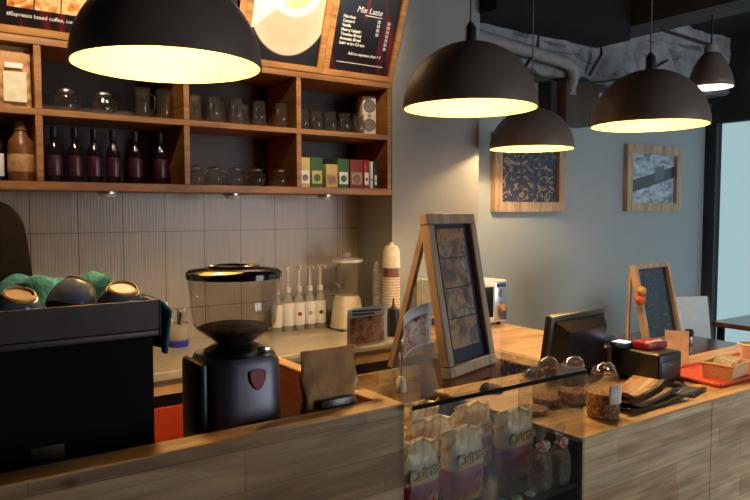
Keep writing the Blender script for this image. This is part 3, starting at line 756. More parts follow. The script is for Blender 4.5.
tag(tw.build('towel', M['towel'], None, solid=.006), 'teal towel bunched over the cups and hanging off espresso machine', 'towel')

# grinder
gr = thing('coffee_grinder', 'coffee grinder with big clear bean hopper and dark metallic body', 'coffee grinder', (.648, 1.475, ZB))
b = MB(); rg = []
for a, c, z in ((.09, .095, 0), (.092, .098, .01), (.09, .095, .2), (.087, .092, .335), (.08, .084, .35)):
    rg.append([b.v((a*math.copysign(abs(math.cos(q))**.55, math.cos(q)), c*math.copysign(abs(math.sin(q))**.55, math.sin(q)), z)) for q in [2*PI*k/40 for k in range(40)]])
for A, B in zip(rg, rg[1:]):
    for k in range(40): b.bm.faces.new((A[k], A[(k+1) % 40], B[(k+1) % 40], B[k]))
b.bm.faces.new(rg[0][::-1]); b.bm.faces.new(rg[-1]); b.build('body', M['darksteel'], gr)
MB().box(-.108, -.088, -.06, .06, .0, .345, .01).build('dosing_unit', M['black'], gr)
MB().lathe([(0, .35), (.07, .35), (.07, .358), (.05, .369), (0, .3695)], seg=36).build('collar', M['black'], gr)
MB().lathe([(.04, .37), (.044, .376), (.088, .41), (.093, .418), (.1045, .525)], seg=48).build('hopper', M['amber'], gr, solid=.003)
MB().lathe([(0, .372), (.04, .375), (.086, .4095), (.07, .414), (.05, .412), (.03, .417), (0, .418)], seg=40).build('beans', M['beans'], gr)['kind'] = 'stuff'
MB().lathe([(0, .548), (.06, .547), (.102, .541), (.109, .535), (.109, .523), (0, .523)], seg=48).build('lid', P('lid_gloss', s(16, 14, 14), .12), gr)
MB().lathe([(.03, .552), (.034, .547), (.055, .547), (.058, .551)], seg=30).build('lid_ring', M['steel'], gr)
em_ = MB(); em_.prism([(-.02, .016), (-.012, .02), (0, .022), (.012, .02), (.02, .016), (.018, -.004), (.01, -.018), (0, -.026), (-.01, -.018), (-.018, -.004)], 0, .003)
e = em_.build('emblem', M['red'], gr, loc=(.012, -.0945, .305), rot=(PI/2-.03, 0, .06))
MB().box(-.014, .014, .003, .009, .003, .0036).build('emblem_band', M['crimson'], e)
MB().box(.035, .06, -.06, -.035, .35, .366, .003).build('switch', M['chrome'], gr)

# kraft bag in the bar box
t = thing('coffee_bag', 'crumpled brown kraft bag with dark label, standing inside the bar wall', 'bag', (.838, 1.372, ZB), rz=.02)
stand_bag(t, .15, .075, .354, M['kraft'], .04)
kb = t.children[0]; kb.scale = (1, 1, 1)
MB().box(-.045, .047, -.04, -.025, .14, .242, .002).build('label', M['label'], t)

# ------------------------------------------------------------------ display case
dc = thing('display_case', 'glass display case with thick glass top full of snack bags', 'display case', (0, 0, 0))
X0, X1, YA, YZ, ZF, ZT = .974, 1.606, 1.232, 1.84, .8, 1.127
MB().box(X0, X1, YA-.004, YZ, ZT-.008, ZT, .001, 1).build('glass_top', M['case'], dc)
MB().box(X0, X1, YA, YA+.006, .45, ZT-.0085).build('front_glass', M['case'], dc, smooth=False)
MB().box(X1-.006, X1, YA+.007, YZ, .92, ZT-.0085).build('side_glass', M['case'], dc, smooth=False)
MB().box(X0, X1, YA-.0055, YA-.004, ZT-.011, ZT-.0005).build('top_edge', M['blackm'], dc, smooth=False)
MB().box(X1-.02, X1, YA+.007, YZ, .1, .918).build('right_panel', M['blackm'], dc, smooth=False)
MB().box(X0+.015, X1-.021, YA+.008, YZ-.01, ZF-.015, ZF).build('shelf', P('case_shelf', s(40, 32, 30), .25), dc, smooth=False)
MB().box(X0+.015, X1-.021, YZ-.01, YZ, .1, .9).build('rear_panel', M['sidered'], dc, smooth=False)
MB().box(X0, X1, YA, YZ, .0, .1).build('base', M['blackm'], dc, smooth=False)
MB().box(X0+.015, X1-.021, YA+.008, YZ-.01, .1, .445).build('lower_cabinet', M['sidered'], dc, smooth=False)
# snack bags
def snack(label, loc, rz, lean=0., scale=1.):
    t = thing('snack_bag', label, 'snack bag', loc, group='snack bags in the display case', rot=(lean, 0, rz))
    m = MB(); w, h, d = .136, .2, .066; nu, nv = 22, 22
    ring = []
    for j in range(nv+1):
        k = j/nv; z = h*k; a = d/2*min(1, (math.sin(PI*min(.93, max(.05, k))))**.5)*(1 if .05 < k < .95 else .12)
        a = max(a, .003); ww = w/2*(1-.06*math.sin(PI*k)); rr = []
        for i in range(nu):
            th = 2*PI*i/nu; cx_, cy_ = math.cos(th), math.sin(th)
            x = ww*math.copysign(abs(cx_)**.5, cx_); y = a*math.copysign(abs(cy_)**.75, cy_)
            zz = z
            if k > .8: y += .014*math.sin(9*x/w+1)*(k-.8)/.2; zz += .008*math.sin(7*x/w*2)*(k-.8)/.2
            y += .0022*math.sin(34*k+13*x/w)
            rr.append(m.v((x, y, zz)))
        ring.append(rr)
    for A, B in zip(ring, ring[1:]):
        for i in range(nu): m.bm.faces.new((A[i], A[(i+1) % nu], B[(i+1) % nu], B[i]))
    m.bm.faces.new(ring[0][::-1]); m.bm.faces.new(ring[-1])
    m.build('bag_body', M['snack'], t)
    text('logo_outline', 'Cairns', .04, M['darkink'], t, (0.002, -.0345, .116), rot=(PI/2, -.12, 0), align='CENTER', off=.0024, shear=.15)  # dark printed outline behind the yellow lettering
    text('logo', 'Cairns', .04, M['yellow'], t, (0.002, -.036, .116), rot=(PI/2, -.12, 0), align='CENTER', off=.0004, shear=.15)
    return t
K0 = snack('front snack bag nearest the bar, left of the row', (1.062, 1.32, ZF+.001), .05, -.03)
dup(K0, (1.228, 1.33, ZF+.001), label='front snack bag in the middle of the row', rot=(-.04, 0, .05))
dup(K0, (1.462, 1.365, ZF+.001), label='front snack bag on the right, beside the cookie bags', rot=(-.05, 0, .0))
for x, y, r_, lb in ((1.07, 1.43, .05, 'snack bag behind the front left one'), (1.225, 1.44, -.05, 'snack bag standing behind the front middle one'), (1.41, 1.48, .05, 'snack bag standing behind the front right one'), (1.12, 1.55, .05, 'snack bag in back row, nearer the bar'), (1.29, 1.58, .0, 'snack bag in back row, nearer the jars')):
    dup(K0, (x, y, ZF+.001), label=lb, rot=(-.06, 0, r_))
M['cookie'] = photo('dark_cookie', [(.35, s(52, 34, 26)), (.55, s(110, 76, 54)), (.7, s(160, 116, 80))], 60., .3, .6)
M['tie'] = photo('striped_tie', [(.48, s(196, 60, 56)), (.52, s(236, 226, 220))], 70., .3, .5)
def cookie_bag(label, loc, rz, sc=1.):
    t = thing('cookie_bag', label, 'cookie bag', loc, rz, 'clear cookie bags in the case')
    prof = [(0, 0), (.03, .001), (.036, .02), (.036, .06), (.028, .085), (.008, .1), (.012, .12), (.02, .14)]
    b = MB(); seg = 26
    rg = []
    for r_, z in prof:
        rg.append([b.v((r_*(1+.1*math.sin(5*q))*math.cos(q), .75*r_*(1+.1*math.cos(7*q))*math.sin(q), z+.006*math.sin(3*q)*(z > .11))) for q in [2*PI*k/seg for k in range(seg)]])
    for A, B in zip(rg, rg[1:]):
        for k in range(seg): b.bm.faces.new((A[k], A[(k+1) % seg], B[(k+1) % seg], B[k]))
    b.build('wrapper', M['cellophane'], t)
    for k in range(4):
        MB().sphere((0, 0, 0), .023, (1, .8, .4), 14, 8).build('cookie', M['cookie'], t, loc=(.003*(-1)**k, 0, .013+.018*k), rot=(.2*(-1)**k, .15, k))
    MB().lathe([(.009, .096), (.014, .1), (.009, .105)], seg=14).build('tie', M['tie'], t)
    MB().sphere((0, 0, 0), .02, (1.3, .25, .7), 12, 8).build('bow', M['tie'], t, loc=(0, -.014, .102))
    t.scale = (sc,)*3
    return t
K = cookie_bag('clear cookie bag nearest the front glass, at the case corner', (1.545, 1.272, ZF+.001), .2, 1.)
K.scale = (1, 1, 1.15)
dup(K, (1.463, 1.2715, ZF+.001), rz=-.15, label='clear cookie bag in front of the right-hand snack bag', scale=(1, 1, 1.22))
dup(K, (1.55, 1.425, ZF+.001), rz=.5, label='clear cookie bag rearmost, farthest from the front glass', scale=(1, 1, 1.3))
for x, y, lb in ((1.305, 1.255, 'teal wrapped sweet at the front of case floor, left one'), (1.355, 1.256, 'teal wrapped sweet on the case floor, middle one'), (1.405, 1.2535, 'teal wrapped sweet on the case floor, right one')):
    t = thing('wrapped_sweet', lb, 'sweet', (x, y, ZF+.0005), group='teal sweets in the case')
    MB().lathe([(0, 0), (.011, 0), (.013, .005), (.011, .011), (0, .013)], seg=16).build('wrapper', M['teal'], t)
    MB().lathe([(.013, .004), (.0145, .006), (.013, .008)], seg=16).build('rim', M['foam'], t)

# card holders on the glass top
def card(label, base, dx, dz, ww, hh, rz, bend=0., tip=0.):
    t = thing('card_holder', label, 'card holder', base, rz, 'small picture cards in clips')
    MB().lathe([(0, 0), (.012, 0), (.014, .004), (.012, .028), (.006, .04), (0, .042)], seg=18).build('clip_base', M['chrome' if bend == 0 else 'foam'], t)
    MB().tube([(0, 0, .04), (0, 0, .105)], .0022).build('stem', M['chrome'], t)
    MB().box(-.005, .005, -.006, .006, .1, .13, .002).build('clip', M['steel'], t)
    def f(u, v): return (dx+(u-.5)*ww, bend*((u-.5)**2)*4-.003, dz+v*hh+tip*(u-.5))
    MB().grid(f, 12, 4).build('card', M['paper'], t, solid=.001)
    def g(u, v): return (dx+(u-.5)*ww*.86, bend*((u-.5)*.86)**2*4-.0045, dz+hh*(.07+.68*v)+tip*.86*(u-.5))
    MB().grid(g, 12, 4).build('picture', M['cardpic'], t, solid=.0006)
    if not bend:
        for k in range(2): MB().box(-.042, .04-.02*k, -.0045, -.0038, dz+hh*(.88-.08*k), dz+hh*(.925-.08*k)).build('caption', M['darkink'], t, loc=(dx, 0, 0), rot=(0, 0, 0))
    return t
card('picture card in chrome clip on bar end, pastry photo, near the paper cups', (.9515, 1.44, ZT+.0005), .038, .105, .112, .1, -.15, tip=.01)
card('curved picture card in pale clip on glass case, beside the photo easel', (1.024, 1.335, ZT+.0005), .035, .1, .1, .105, .15, bend=-.02, tip=.03)

# A-frame with four photographs standing on glass top
af = thing('photo_easel', 'wooden tabletop easel holding a strip of four food photos on glass case', 'easel', (1.322, 1.403, ZT+.001), rz=math.atan2(.074, .245))
W2, H = .128, .445; ln = math.atan(.08/.44)
fr = bpy.data.objects.new('front_frame', None)
b = MB(); b.T = Matrix.Rotation(-ln, 4, 'X'); t_ = .03
b.box(-W2, W2, -.014, .014, 0, t_, .003, 1); b.box(-W2, W2, -.014, .014, H-t_, H, .003, 1); b.box(-W2, -W2+t_, -.0138, .0138, t_, H-t_, .003, 1); b.box(W2-t_, W2, -.0138, .0138, t_, H-t_, .003, 1)
bpy.data.objects.remove(fr)
ff = b.build('front_frame', M['frame'], af)
b = MB(); b.T = Matrix.Rotation(-ln, 4, 'X'); b.box(-W2+t_, W2-t_, .004, .009, t_, H-t_); b.build('backing', P('backing_navy', s(30, 36, 58), .6), af, smooth=False)
for k in range(4):
    b = MB(); b.T = Matrix.Rotation(-ln, 4, 'X'); z = .07+k*.084
    b.box(-.072, .075, .001, .0035, z, z+.081); b.build('photograph', M['food'][k], af, smooth=False)
def leg(x, nm):
    b = MB(); b.bar((x, .075, H*.93), (x, .19, .0075), .018, .016); return b.build(nm, M['frame'], af, smooth=False)
leg(-W2+.012, 'rear_leg'); leg(W2-.012, 'rear_leg')
b = MB(); b.bar((-W2+.021, .16, .12), (W2-.021, .16, .12), .02, .012, (0, 0, 1)); b.build('cross_bar', M['frame'], af, smooth=False)

# ------------------------------------------------------------------ right counters
oc = thing('order_counter', 'lower plank counter with till and jars, right of the glass case', 'counter', (0, 0, 0))
C1 = [(1.612, 1.25), (2.322, 1.25), (2.63, 1.70), (2.895, 1.70), (2.895, 3.128), (2.345, 3.128), (2.345, 2.82), (2.2, 2.82), (2.2, 1.9), (1.612, 1.9)]
b = MB(); b.prism(C1, .914, .92); b.build('countertop', M['top'], oc, smooth=False)
MB().box(1.612, 2.322, 1.252, 1.275, 0, .9138).build('front_panel', M['front'], oc, smooth=False)
b = MB(); b.prism([(1.614, 1.277), (2.32, 1.277), (2.6, 1.69), (2.6, 1.88), (1.614, 1.88)], .02, .9135); b.prism([(2.345, 1.881), (2.89, 1.881), (2.89, 3.12), (2.345, 3.12)], .02, .9135); b.build('carcass', M['sidered'], oc, smooth=False)
ec = thing('side_counter', 'plank counter section with orange tray at the right edge', 'counter', (0, 0, 0))
b = MB(); b.prism([(2.3255, 1.25), (4.0, 1.25), (4.0, 1.695), (2.633, 1.695)], .914, .92); b.build('countertop', M['top'], ec, smooth=False)
MB().box(2.3255, 4.0, 1.252, 1.275, 0, .9138).build('front_panel', M['front'], ec, smooth=False)
b = MB(); b.prism([(2.345, 1.277), (3.99, 1.277), (3.99, 1.68), (2.63, 1.68)], .02, .9135); b.build('carcass', M['sidered'], ec, smooth=False)
ZK = .9205
# jars
M['jarfill'] = photo('cookies_in_jar', [(.35, s(84, 52, 36)), (.5, s(156, 104, 68)), (.65, s(206, 160, 116))], 95., .9, .6, dist=.2)
M['jarglass'] = glass('jar_glass', (.96, .96, .95, 1), .02, 1.8, body=s(200, 190, 180), bodyf=.07)
def jar(label, loc, h=.15, r=.05, fill=.5, lab=False):
    t = thing('glass_jar', label, 'jar', loc, group='clip-top glass jars by the till')
    MB().lathe([(0, .002), (r*.85, .002), (r, .012), (r*1.02, h*.6), (r*.85, h*.78), (r*.66, h*.84), (r*.7, h*.87)], seg=30).build('jar_body', M['jarglass'], t)
    MB().lathe([(0, .005), (r*.82, .006), (r*.94, .014), (r*.95, h*fill), (0, h*fill+.005)], seg=26).build('cookies', M['jarfill'], t)['kind'] = 'stuff'
    MB().lathe([(r*.7, h*.88), (r*.74, h*.9), (r*.6, h*.98), (r*.2, h*1.02), (0, h*1.02)], seg=28).build('lid', M['jarglass'], t)
    MB().lathe([(r*.7, h*.86), (r*.76, h*.875), (r*.7, h*.89)], seg=26).build('seal', M['brown'], t)
    MB().tube([(r*.72, -.01, h*.8), (r*1.0, -.01, h*.82), (r*1.0, .0, h*.95), (r*.6, 0, h*1.03), (0, 0, h*1.06), (-r*.6, 0, h*1.03), (-r*.78, 0, h*.85)], .0025).build('clip_wire', M['chrome'], t)
    if lab: MB().grid(lambda u, v: (r*1.06*math.cos(-2.2+.95*u), r*1.06*math.sin(-2.2+.95*u), .055+.06*v), 8, 2).build('label', M['paper'], t, solid=.0008)
    return t
jar('glass jar with white paper label at the counter front, beside the case', (1.835, 1.34, ZK), .165, .052, .5, True)
jar('glass jar just behind the labelled one, next to the till screen', (1.885, 1.5, ZK), .15, .05, .3)
jar('glass jar behind the case corner, in the middle of the jars', (1.79, 1.53, ZK), .155, .048, .2)
jar('glass jar seen through the case side, leftmost of jars', (1.69, 1.5, ZK), .14, .048, .12)
# mouse behind the case
t = thing('mouse', 'blue-black computer mouse on the counter behind the glass case', 'mouse', (1.76, 1.76, ZK), rz=.5)
b = MB(); b.lathe([(0, 0), (.9, 0), (1, .25), (.8, .8), (.35, 1), (0, 1)], seg=20); bmesh.ops.scale(b.bm, vec=(.03, .045, .03), verts=b.bm.verts); b.build('mouse_shell', M['navy'], t)
MB().tube([(0, .01, .029), (0, .03, .026)], .004).build('scroll_wheel', M['black'], t)

# till
pos = thing('till_screen', 'black till with tilted screen, its back facing the viewer', 'till', (2.15, 1.66, ZK), rz=.1)
MB().box(-.12, .12, -.02, .19, 0, .035, .012).build('base', M['black'], pos)
b = MB(); b.T = Matrix.Translation((0, .06, .02)) @ Matrix.Rotation(.15, 4, 'X'); b.box(-.06, .06, -.03, .03, 0, .1, .01); b.build('neck', M['black'], pos)
TM = Matrix.Translation((0, .05, .045)) @ Matrix.Rotation(.14, 4, 'X')
b = MB(); b.T = TM; b.box(-.185, .185, .0, .03, -.02, .225, .008); b.build('screen_bezel', M['black'], pos)
b = MB(); b.T = TM
vs = []
for q, y in (((-.165, .165, .0, .205), .0), ((-.12, .13, .015, .17), -.045)):
    vs.append([b.v((q[0], y, q[2])), b.v((q[1], y, q[2])), b.v((q[1], y, q[3])), b.v((q[0], y, q[3]))])
for k in range(4): b.bm.faces.new((vs[0][k], vs[0][(k+1) % 4], vs[1][(k+1) % 4], vs[1][k]))
b.bm.faces.new(vs[1]); b.bm.faces.new(vs[0][::-1]); b.build('back_housing', M['black'], pos, smooth=False)
b = MB(); b.T = TM; b.box(-.025, .035, -.048, -.0445, .075, .092, .001); b.build('badge', M['blackm'], pos)
b = MB(); b.T = TM; b.box(-.17, .17, .0302, .0315, 0, .21); b.build('screen', M['blackm'], pos, smooth=False)
# receipt printer
t = thing('receipt_printer', 'squat black receipt printer in front of the blackboard easel', 'printer', (2.383, 1.55, ZK), rz=-.02)
MB().box(-.072, .072, -.105, .11, .012, .122, .009, 3).build('printer_body', M['black'], t)
MB().box(-.06, .06, -.1072, -.104, .03, .09, .002).build('front_plate', M['charcoal'], t)
MB().box(-.018, .018, -.1076, -.107, .074, .079).build('badge', M['cord'], t, smooth=False)
MB().tube([(-.04, -.085, .006), (.05, -.085, .006)], .006).build('foot', M['rubber'], t); MB().tube([(-.04, .085, .006), (.05, .085, .006)], .006).build('foot', M['rubber'], t)
MB().tube([(.045, -.09, .012), (.06, -.112, .01), (.062, -.118, .0065), (.075, -.1, .0065)], .0055).build('cable_plug', M['rubber'], t)
t = thing('bell_box', 'flat red box with a row of small white dots on the receipt printer', 'box', (2.398, 1.548, ZK+.1225), rz=-.05)
MB().box(-.055, .06, -.04, .045, 0, .028, .006).build('box_body', M['red'], t)
for k in range(4): MB().lathe([(0, .004), (.006, .003), (.008, 0)], seg=12).build('button', M['foam'], t, loc=(-.033+k*.023, -.02, .028))
t = thing('card_reader', 'small handheld reader with lit bluish screen between till and red box', 'card reader', (2.335, 1.63, ZK+.1225), rz=.2, rot=(.0, 0, .1))
MB().box(-.038, .028, -.045, .03, 0, .02, .006).build('reader_body', M['navy'], t)
MB().box(-.032, .02, -.038, .018, .0202, .0215).build('reader_screen', M['screen'], t, smooth=False)
t = thing('phone', 'dark handset lying behind the lit card reader', 'phone', (2.46, 1.79, ZK), rz=.1)
MB().box(-.1, .06, -.06, .08, 0, .1, .012).build('handset_base', M['black'], t); MB().tube([(-.08, 0, .112), (.05, 0, .112)], [.02, .016]).build('handset', M['charcoal'], t)
# curled menus
def curl(label, loc, rz, w, d, lift, mt):
    t = thing('menu_sheet', label, 'menu', loc, rz, 'curled menus beside the printer')
    f = lambda o: (lambda u, v: ((u-.5)*w, (v-.5)*d, o+lift*(abs(u-.42)/.58)**2.0*(1 if u < .42 else .45)))
    MB().grid(f(.002), 24, 3).build('sheet', mt, t, solid=.003)
    MB().grid(lambda u, v: ((u-.5)*w*1.02, -d/2-.006+v*.02, .0065+lift*(abs(u-.42)/.58)**2.0*(1 if u < .42 else .45)), 24, 1).build('binding', M['black'], t, solid=.004)
    return t
curl('curled dark-edged menu lying lowest, nearest the counter edge', (2.08, 1.37, ZK), .0, .32, .14, .025, M['black'])
curl('curled wood-print menu lying in the middle of the pile', (2.085, 1.395, ZK+.008), .08, .3, .15, .04, M['menucard'])
curl('curled wood-print menu on top, its corner raised against the printer', (2.1, 1.425, ZK+.017), .14, .29, .12, .06, M['menucard'])
t = curl('grey folder edge under the menus, poking out at right', (2.335, 1.365, ZK), .2, .15, .1, .004, M['darksteel'])
# tray, basket, cards
t = thing('tray', 'orange plastic serving tray on the right counter', 'tray', (2.72, 1.46, ZK), rz=0)
MB().box(-.23, .4, -.145, .1, 0, .008, .004).build('tray_base', M['tray'], t)
b = MB(); path = [(-.23, -.145), (.4, -.145), (.4, .1), (-.23, .1), (-.23, -.145)]
for p, q in zip(path, path[1:]): b.tube([(p[0], p[1], .01), (q[0], q[1], .01)], .006)
b.build('tray_rim', M['tray'], t)
bk = thing('basket', 'low woven pale basket of sachets on the orange tray', 'basket', (2.66, 1.385, ZK+.0085), rz=.12)
M['weave'] = photo('weave', [(.4, s(200, 156, 112)), (.55, s(232, 200, 160)), (.7, s(214, 170, 124))], 50., .2, .7, (2, 2, 4))
b = MB(); o = [(-.075, -.055), (.075, -.055), (.075, .055), (-.075, .055)]
for k in range(4):
    p, q = o[k], o[(k+1) % 4]
    a = Vector((p[0]*1.08, p[1]*1.08, .055)); c = Vector((q[0]*1.08, q[1]*1.08, .055))
    n = Vector((p[0]+q[0], p[1]+q[1], 0)).normalized()*-.005
    v_ = [b.v(x) for x in ((p[0], p[1], 0), (q[0], q[1], 0), c, a, Vector((p[0], p[1], 0))+n, Vector((q[0], q[1], 0))+n, c+n, a+n)]
    for f_ in ((0, 1, 2, 3), (5, 4, 7, 6), (3, 2, 6, 7), (1, 0, 4, 5)): b.bm.faces.new([v_[i] for i in f_])
b.box(-.074, .074, -.054, .054, 0, .004); b.build('basket_body', M['weave'], bk, smooth=False)
b = MB()
for k in range(4):
    p, q = o[k], o[(k+1) % 4]; b.tube([(p[0]*1.08, p[1]*1.08, .055), (q[0]*1.08, q[1]*1.08, .055)], .0045)
b.build('basket_rim', M['weave'], bk)
sl = ['tan sachet at the left end of basket, leaning out', 'tan sachet second from the left in basket', 'pale sachet third from left in basket', 'tan sachet in the middle of the basket', 'pale sachet right of the middle in basket', 'tan sachet at the right end of basket']
for k, lb in enumerate(sl):
    t = thing('sachet', lb, 'sachet', (2.66-.055+.021*k, 1.385+.004*(k % 3), ZK+.014), group='sachets in the basket', rot=(.1, -.25+.05*k, 1.45))
    MB().box(-.035, .035, -.0035, .0035, .0, .056+.004*(k % 2), .002).build('sachet_body', M['papercup' if k % 2 == 0 else 'foam'], t)
    MB().box(-.035, .035, -.0012, .0012, .0565+.004*(k % 2), .064+.004*(k % 2)).build('crimp', M['foam'], t)
t = thing('table_card', 'plain beige folded card standing behind the receipt printer', 'card', (2.735, 1.635, ZK), rz=-1.)
b = MB(); b.bar((0, -.012, .001), (0, .012, .14), .095, .002); b.build('front_leaf', M['papercup'], t, smooth=False)
b = MB(); b.bar((0, .034, .001), (0, .0145, .138), .095, .002); b.build('back_leaf', M['papercup'], t, smooth=False)
t = thing('paper_cup', 'pale paper cup on the orange tray at right edge of photo', 'cup', (2.92, 1.42, ZK+.0085))
MB().lathe([(0, .003), (.03, .003), (.042, .09)], seg=24).build('cup_wall', M['foam'], t); MB().lathe([(.041, .088), (.045, .09), (.041, .093)], seg=24).build('cup_rim', M['foam'], t)

# microwave
mw = thing('microwave', 'white microwave oven with dark door and two knobs, before the pillar', 'microwave', (2.69, 2.93, ZK)); mw.scale = (.85, 1, 1)
MB().box(-.225, .225, -.165, .185, .02, .258, .008).build('oven_case', M['white'], mw)
MB().box(-.215, .1, -.175, -.166, .03, .248, .004).build('door', M['white'], mw)
MB().box(-.19, .085, -.178, -.1755, .055, .225).build('door_window', P('oven_glass', s(24, 28, 40), .1), mw, smooth=False)
MB().box(.105, .22, -.172, -.166, .03, .248, .003).build('control_panel', M['steel'], mw)
for z, mt in ((.185, 'steel'), (.105, 'golden')):
    MB().lathe([(0, .02), (.02, .02), (.024, 0)], seg=22).build('knob', M[mt], mw, loc=(.162, -.172, z), rot=(PI/2, 0, 0))
MB().box(.12, .205, -.174, -.1725, .218, .24).build('dial_marks', M['navy'], mw, smooth=False)
for x in (-.19, .19):
    for y in (-.13, .15): MB().lathe([(0, 0), (.012, 0), (.014, .021), (0, .021)], seg=12).build('foot', M['rubber'], mw, loc=(x, y, 0))

# ------------------------------------------------------------------ pictures on grey wall
def picture(label, x0, x1, z0, z1, mt):
    w, h = (x1-x0)/2, z1-z0
    t = thing('framed_picture', label, 'picture', ((x0+x1)/2, YB-.001, z0), group=None)
    f = .07
    b = MB(); b.box(-w, w, -.045, 0, 0, f); b.box(-w, w, -.045, 0, h-f, h); b.box(-w, -w+f, -.045, 0, f, h-f); b.box(w-f, w, -.045, 0, f, h-f); b.build('frame', M['frame'], t, smooth=False)
    MB().box(-w+f, w-f, -.015, -.008, f, h-f).build('print', mt, t, smooth=False)
    return t
picture('framed picture of dark blue swirls in pale wood, behind the dome lamp', 3.453, 4.193, 1.56, 2.115, M['pic_swirl'])
picture('framed grey-blue pier photograph in pale wood, beside the window', 4.968, 5.752, 1.562, 2.114, M['pic_band'])

# ------------------------------------------------------------------ seating area
def table(label, x0, x1, ya, yb):
    t = thing('cafe_table', label, 'table', ((x0+x1)/2, (ya+yb)/2, 0), group='dark wood cafe tables')
    w, d = (x1-x0)/2, (yb-ya)/2
    MB().box(-w, w, -d, d, .715, .75, .003, 1).build('tabletop', M['table'], t)
    for sx in (-1, 1):
        for sy in (-1, 1): MB().box(sx*(w-.05)-.02, sx*(w-.05)+.02, sy*(d-.05)-.02, sy*(d-.05)+.02, 0, .715).build('leg', M['blackm'], t, smooth=False)
table('dark glossy cafe table behind the counter, carrying the blackboard easel', 3.62, 4.29, 2.08, 2.75)
table('dark cafe table farther back, against the window', 4.96, 5.62, 2.02, 2.70)
def chair(label, loc, rz):
    t = thing('chair', label, 'chair', loc, rz, 'cafe chairs with glare-painted backs')
    MB().box(-.2, .2, -.2, .2, .43, .47, .012).build('seat', M['navy'], t)
    b = MB(); b.T = Matrix.Translation((0, .2, .52)) @ Matrix.Rotation(-.16, 4, 'X'); b.box(-.2, .2, -.012, .012, 0, .43, .01); b.build('backrest', M['chairm'], t)
    for sx in (-1, 1):
        MB().tube([(sx*.18, -.18, 0), (sx*.18, -.17, .43)], .014).build('leg', M['charcoal'], t)
        MB().tube([(sx*.205, .2, 0), (sx*.205, .19, .43), (sx*.205, .2, .52), (sx*.205, .27, .95)], .013).build('rear_leg', M['charcoal'], t)
    return t
CH = chair('chair with window glare painted on its back, showing right of the blackboard easel', (4.62, 2.52, 0), -.35)
dup(CH, (4.55, 1.85, 0), rz=2.6, label='blue-seated chair beyond the counter, below the window-side table')
t = thing('shaker', 'small dark shaker with steel base on the nearer cafe table', 'shaker', (3.98, 2.3, .7505))
MB().lathe([(0, 0), (.022, 0), (.024, .004), (.022, .05), (.02, .055)], seg=18).build('shaker_body', M['steel'], t); MB().lathe([(.02, .052), (.027, .056), (.027, .085), (.018, .096), (0, .098)], seg=18).build('cap', M['black'], t)
bb = thing('blackboard_easel', 'wood-framed tabletop blackboard easel on the dark cafe table', 'easel', (3.963, 2.46, .753), rz=.03)
W2, H = .197, .49; ln = math.atan(.1/.46)
b = MB(); b.T = Matrix.Rotation(-ln, 4, 'X'); t_ = .028
b.box(-W2, W2, -.02, .02, 0, t_); b.box(-W2, W2, -.02, .02, H-t_, H); b.box(-W2, -W2+t_, -.0198, .0198, t_, H-t_); b.box(W2-t_, W2, -.0198, .0198, t_, H-t_); b.build('front_frame', M['frame'], bb, smooth=False)
b = MB(); b.T = Matrix.Rotation(-ln, 4, 'X'); b.box(-W2+t_, W2-t_, .002, .008, t_, H-t_); b.build('board', M['chalk'], bb, smooth=False)
for k, (x, z, n) in enumerate(((-.13, .43, 9), (.03, .43, 8), (-.1, .36, 7), (-.12, .29, 8), (-.12, .23, 10), (.03, .23, 8), (-.12, .16, 8), (.03, .16, 7), (-.1, .09, 7), (.03, .09, 7))):
    MB().tube([(x+.012*j, z*math.sin(ln)-.0008, z*math.cos(ln)+.007*(-1)**j*(1+.5*math.sin(3*j+k))) for j in range(n)], .0013, 5).build('chalk_line', M['chalkline'], bb)
for x in (-W2+.012, W2-.012):
    b = MB(); b.bar((x, .12, H*.9), (x, .13, .008), .02, .016); b.build('rear_leg', M['frame'], bb, smooth=False)
t = thing('clip_ornament', 'small orange ornament with pale round head clipped on the blackboard frame', 'ornament', (3.722, 2.478, 1.03))
MB().sphere((0, -.01, 0), .036, (1, .8, .9)).build('ornament_body', P('ornament_orange', s(222, 92, 40), .5), t); MB().box(0, .06, -.008, .008, -.012, .012, .003).build('clip', M['golden'], t); MB().sphere((-.005, -.02, .055), .03).build('ornament_head', M['golden'], t)

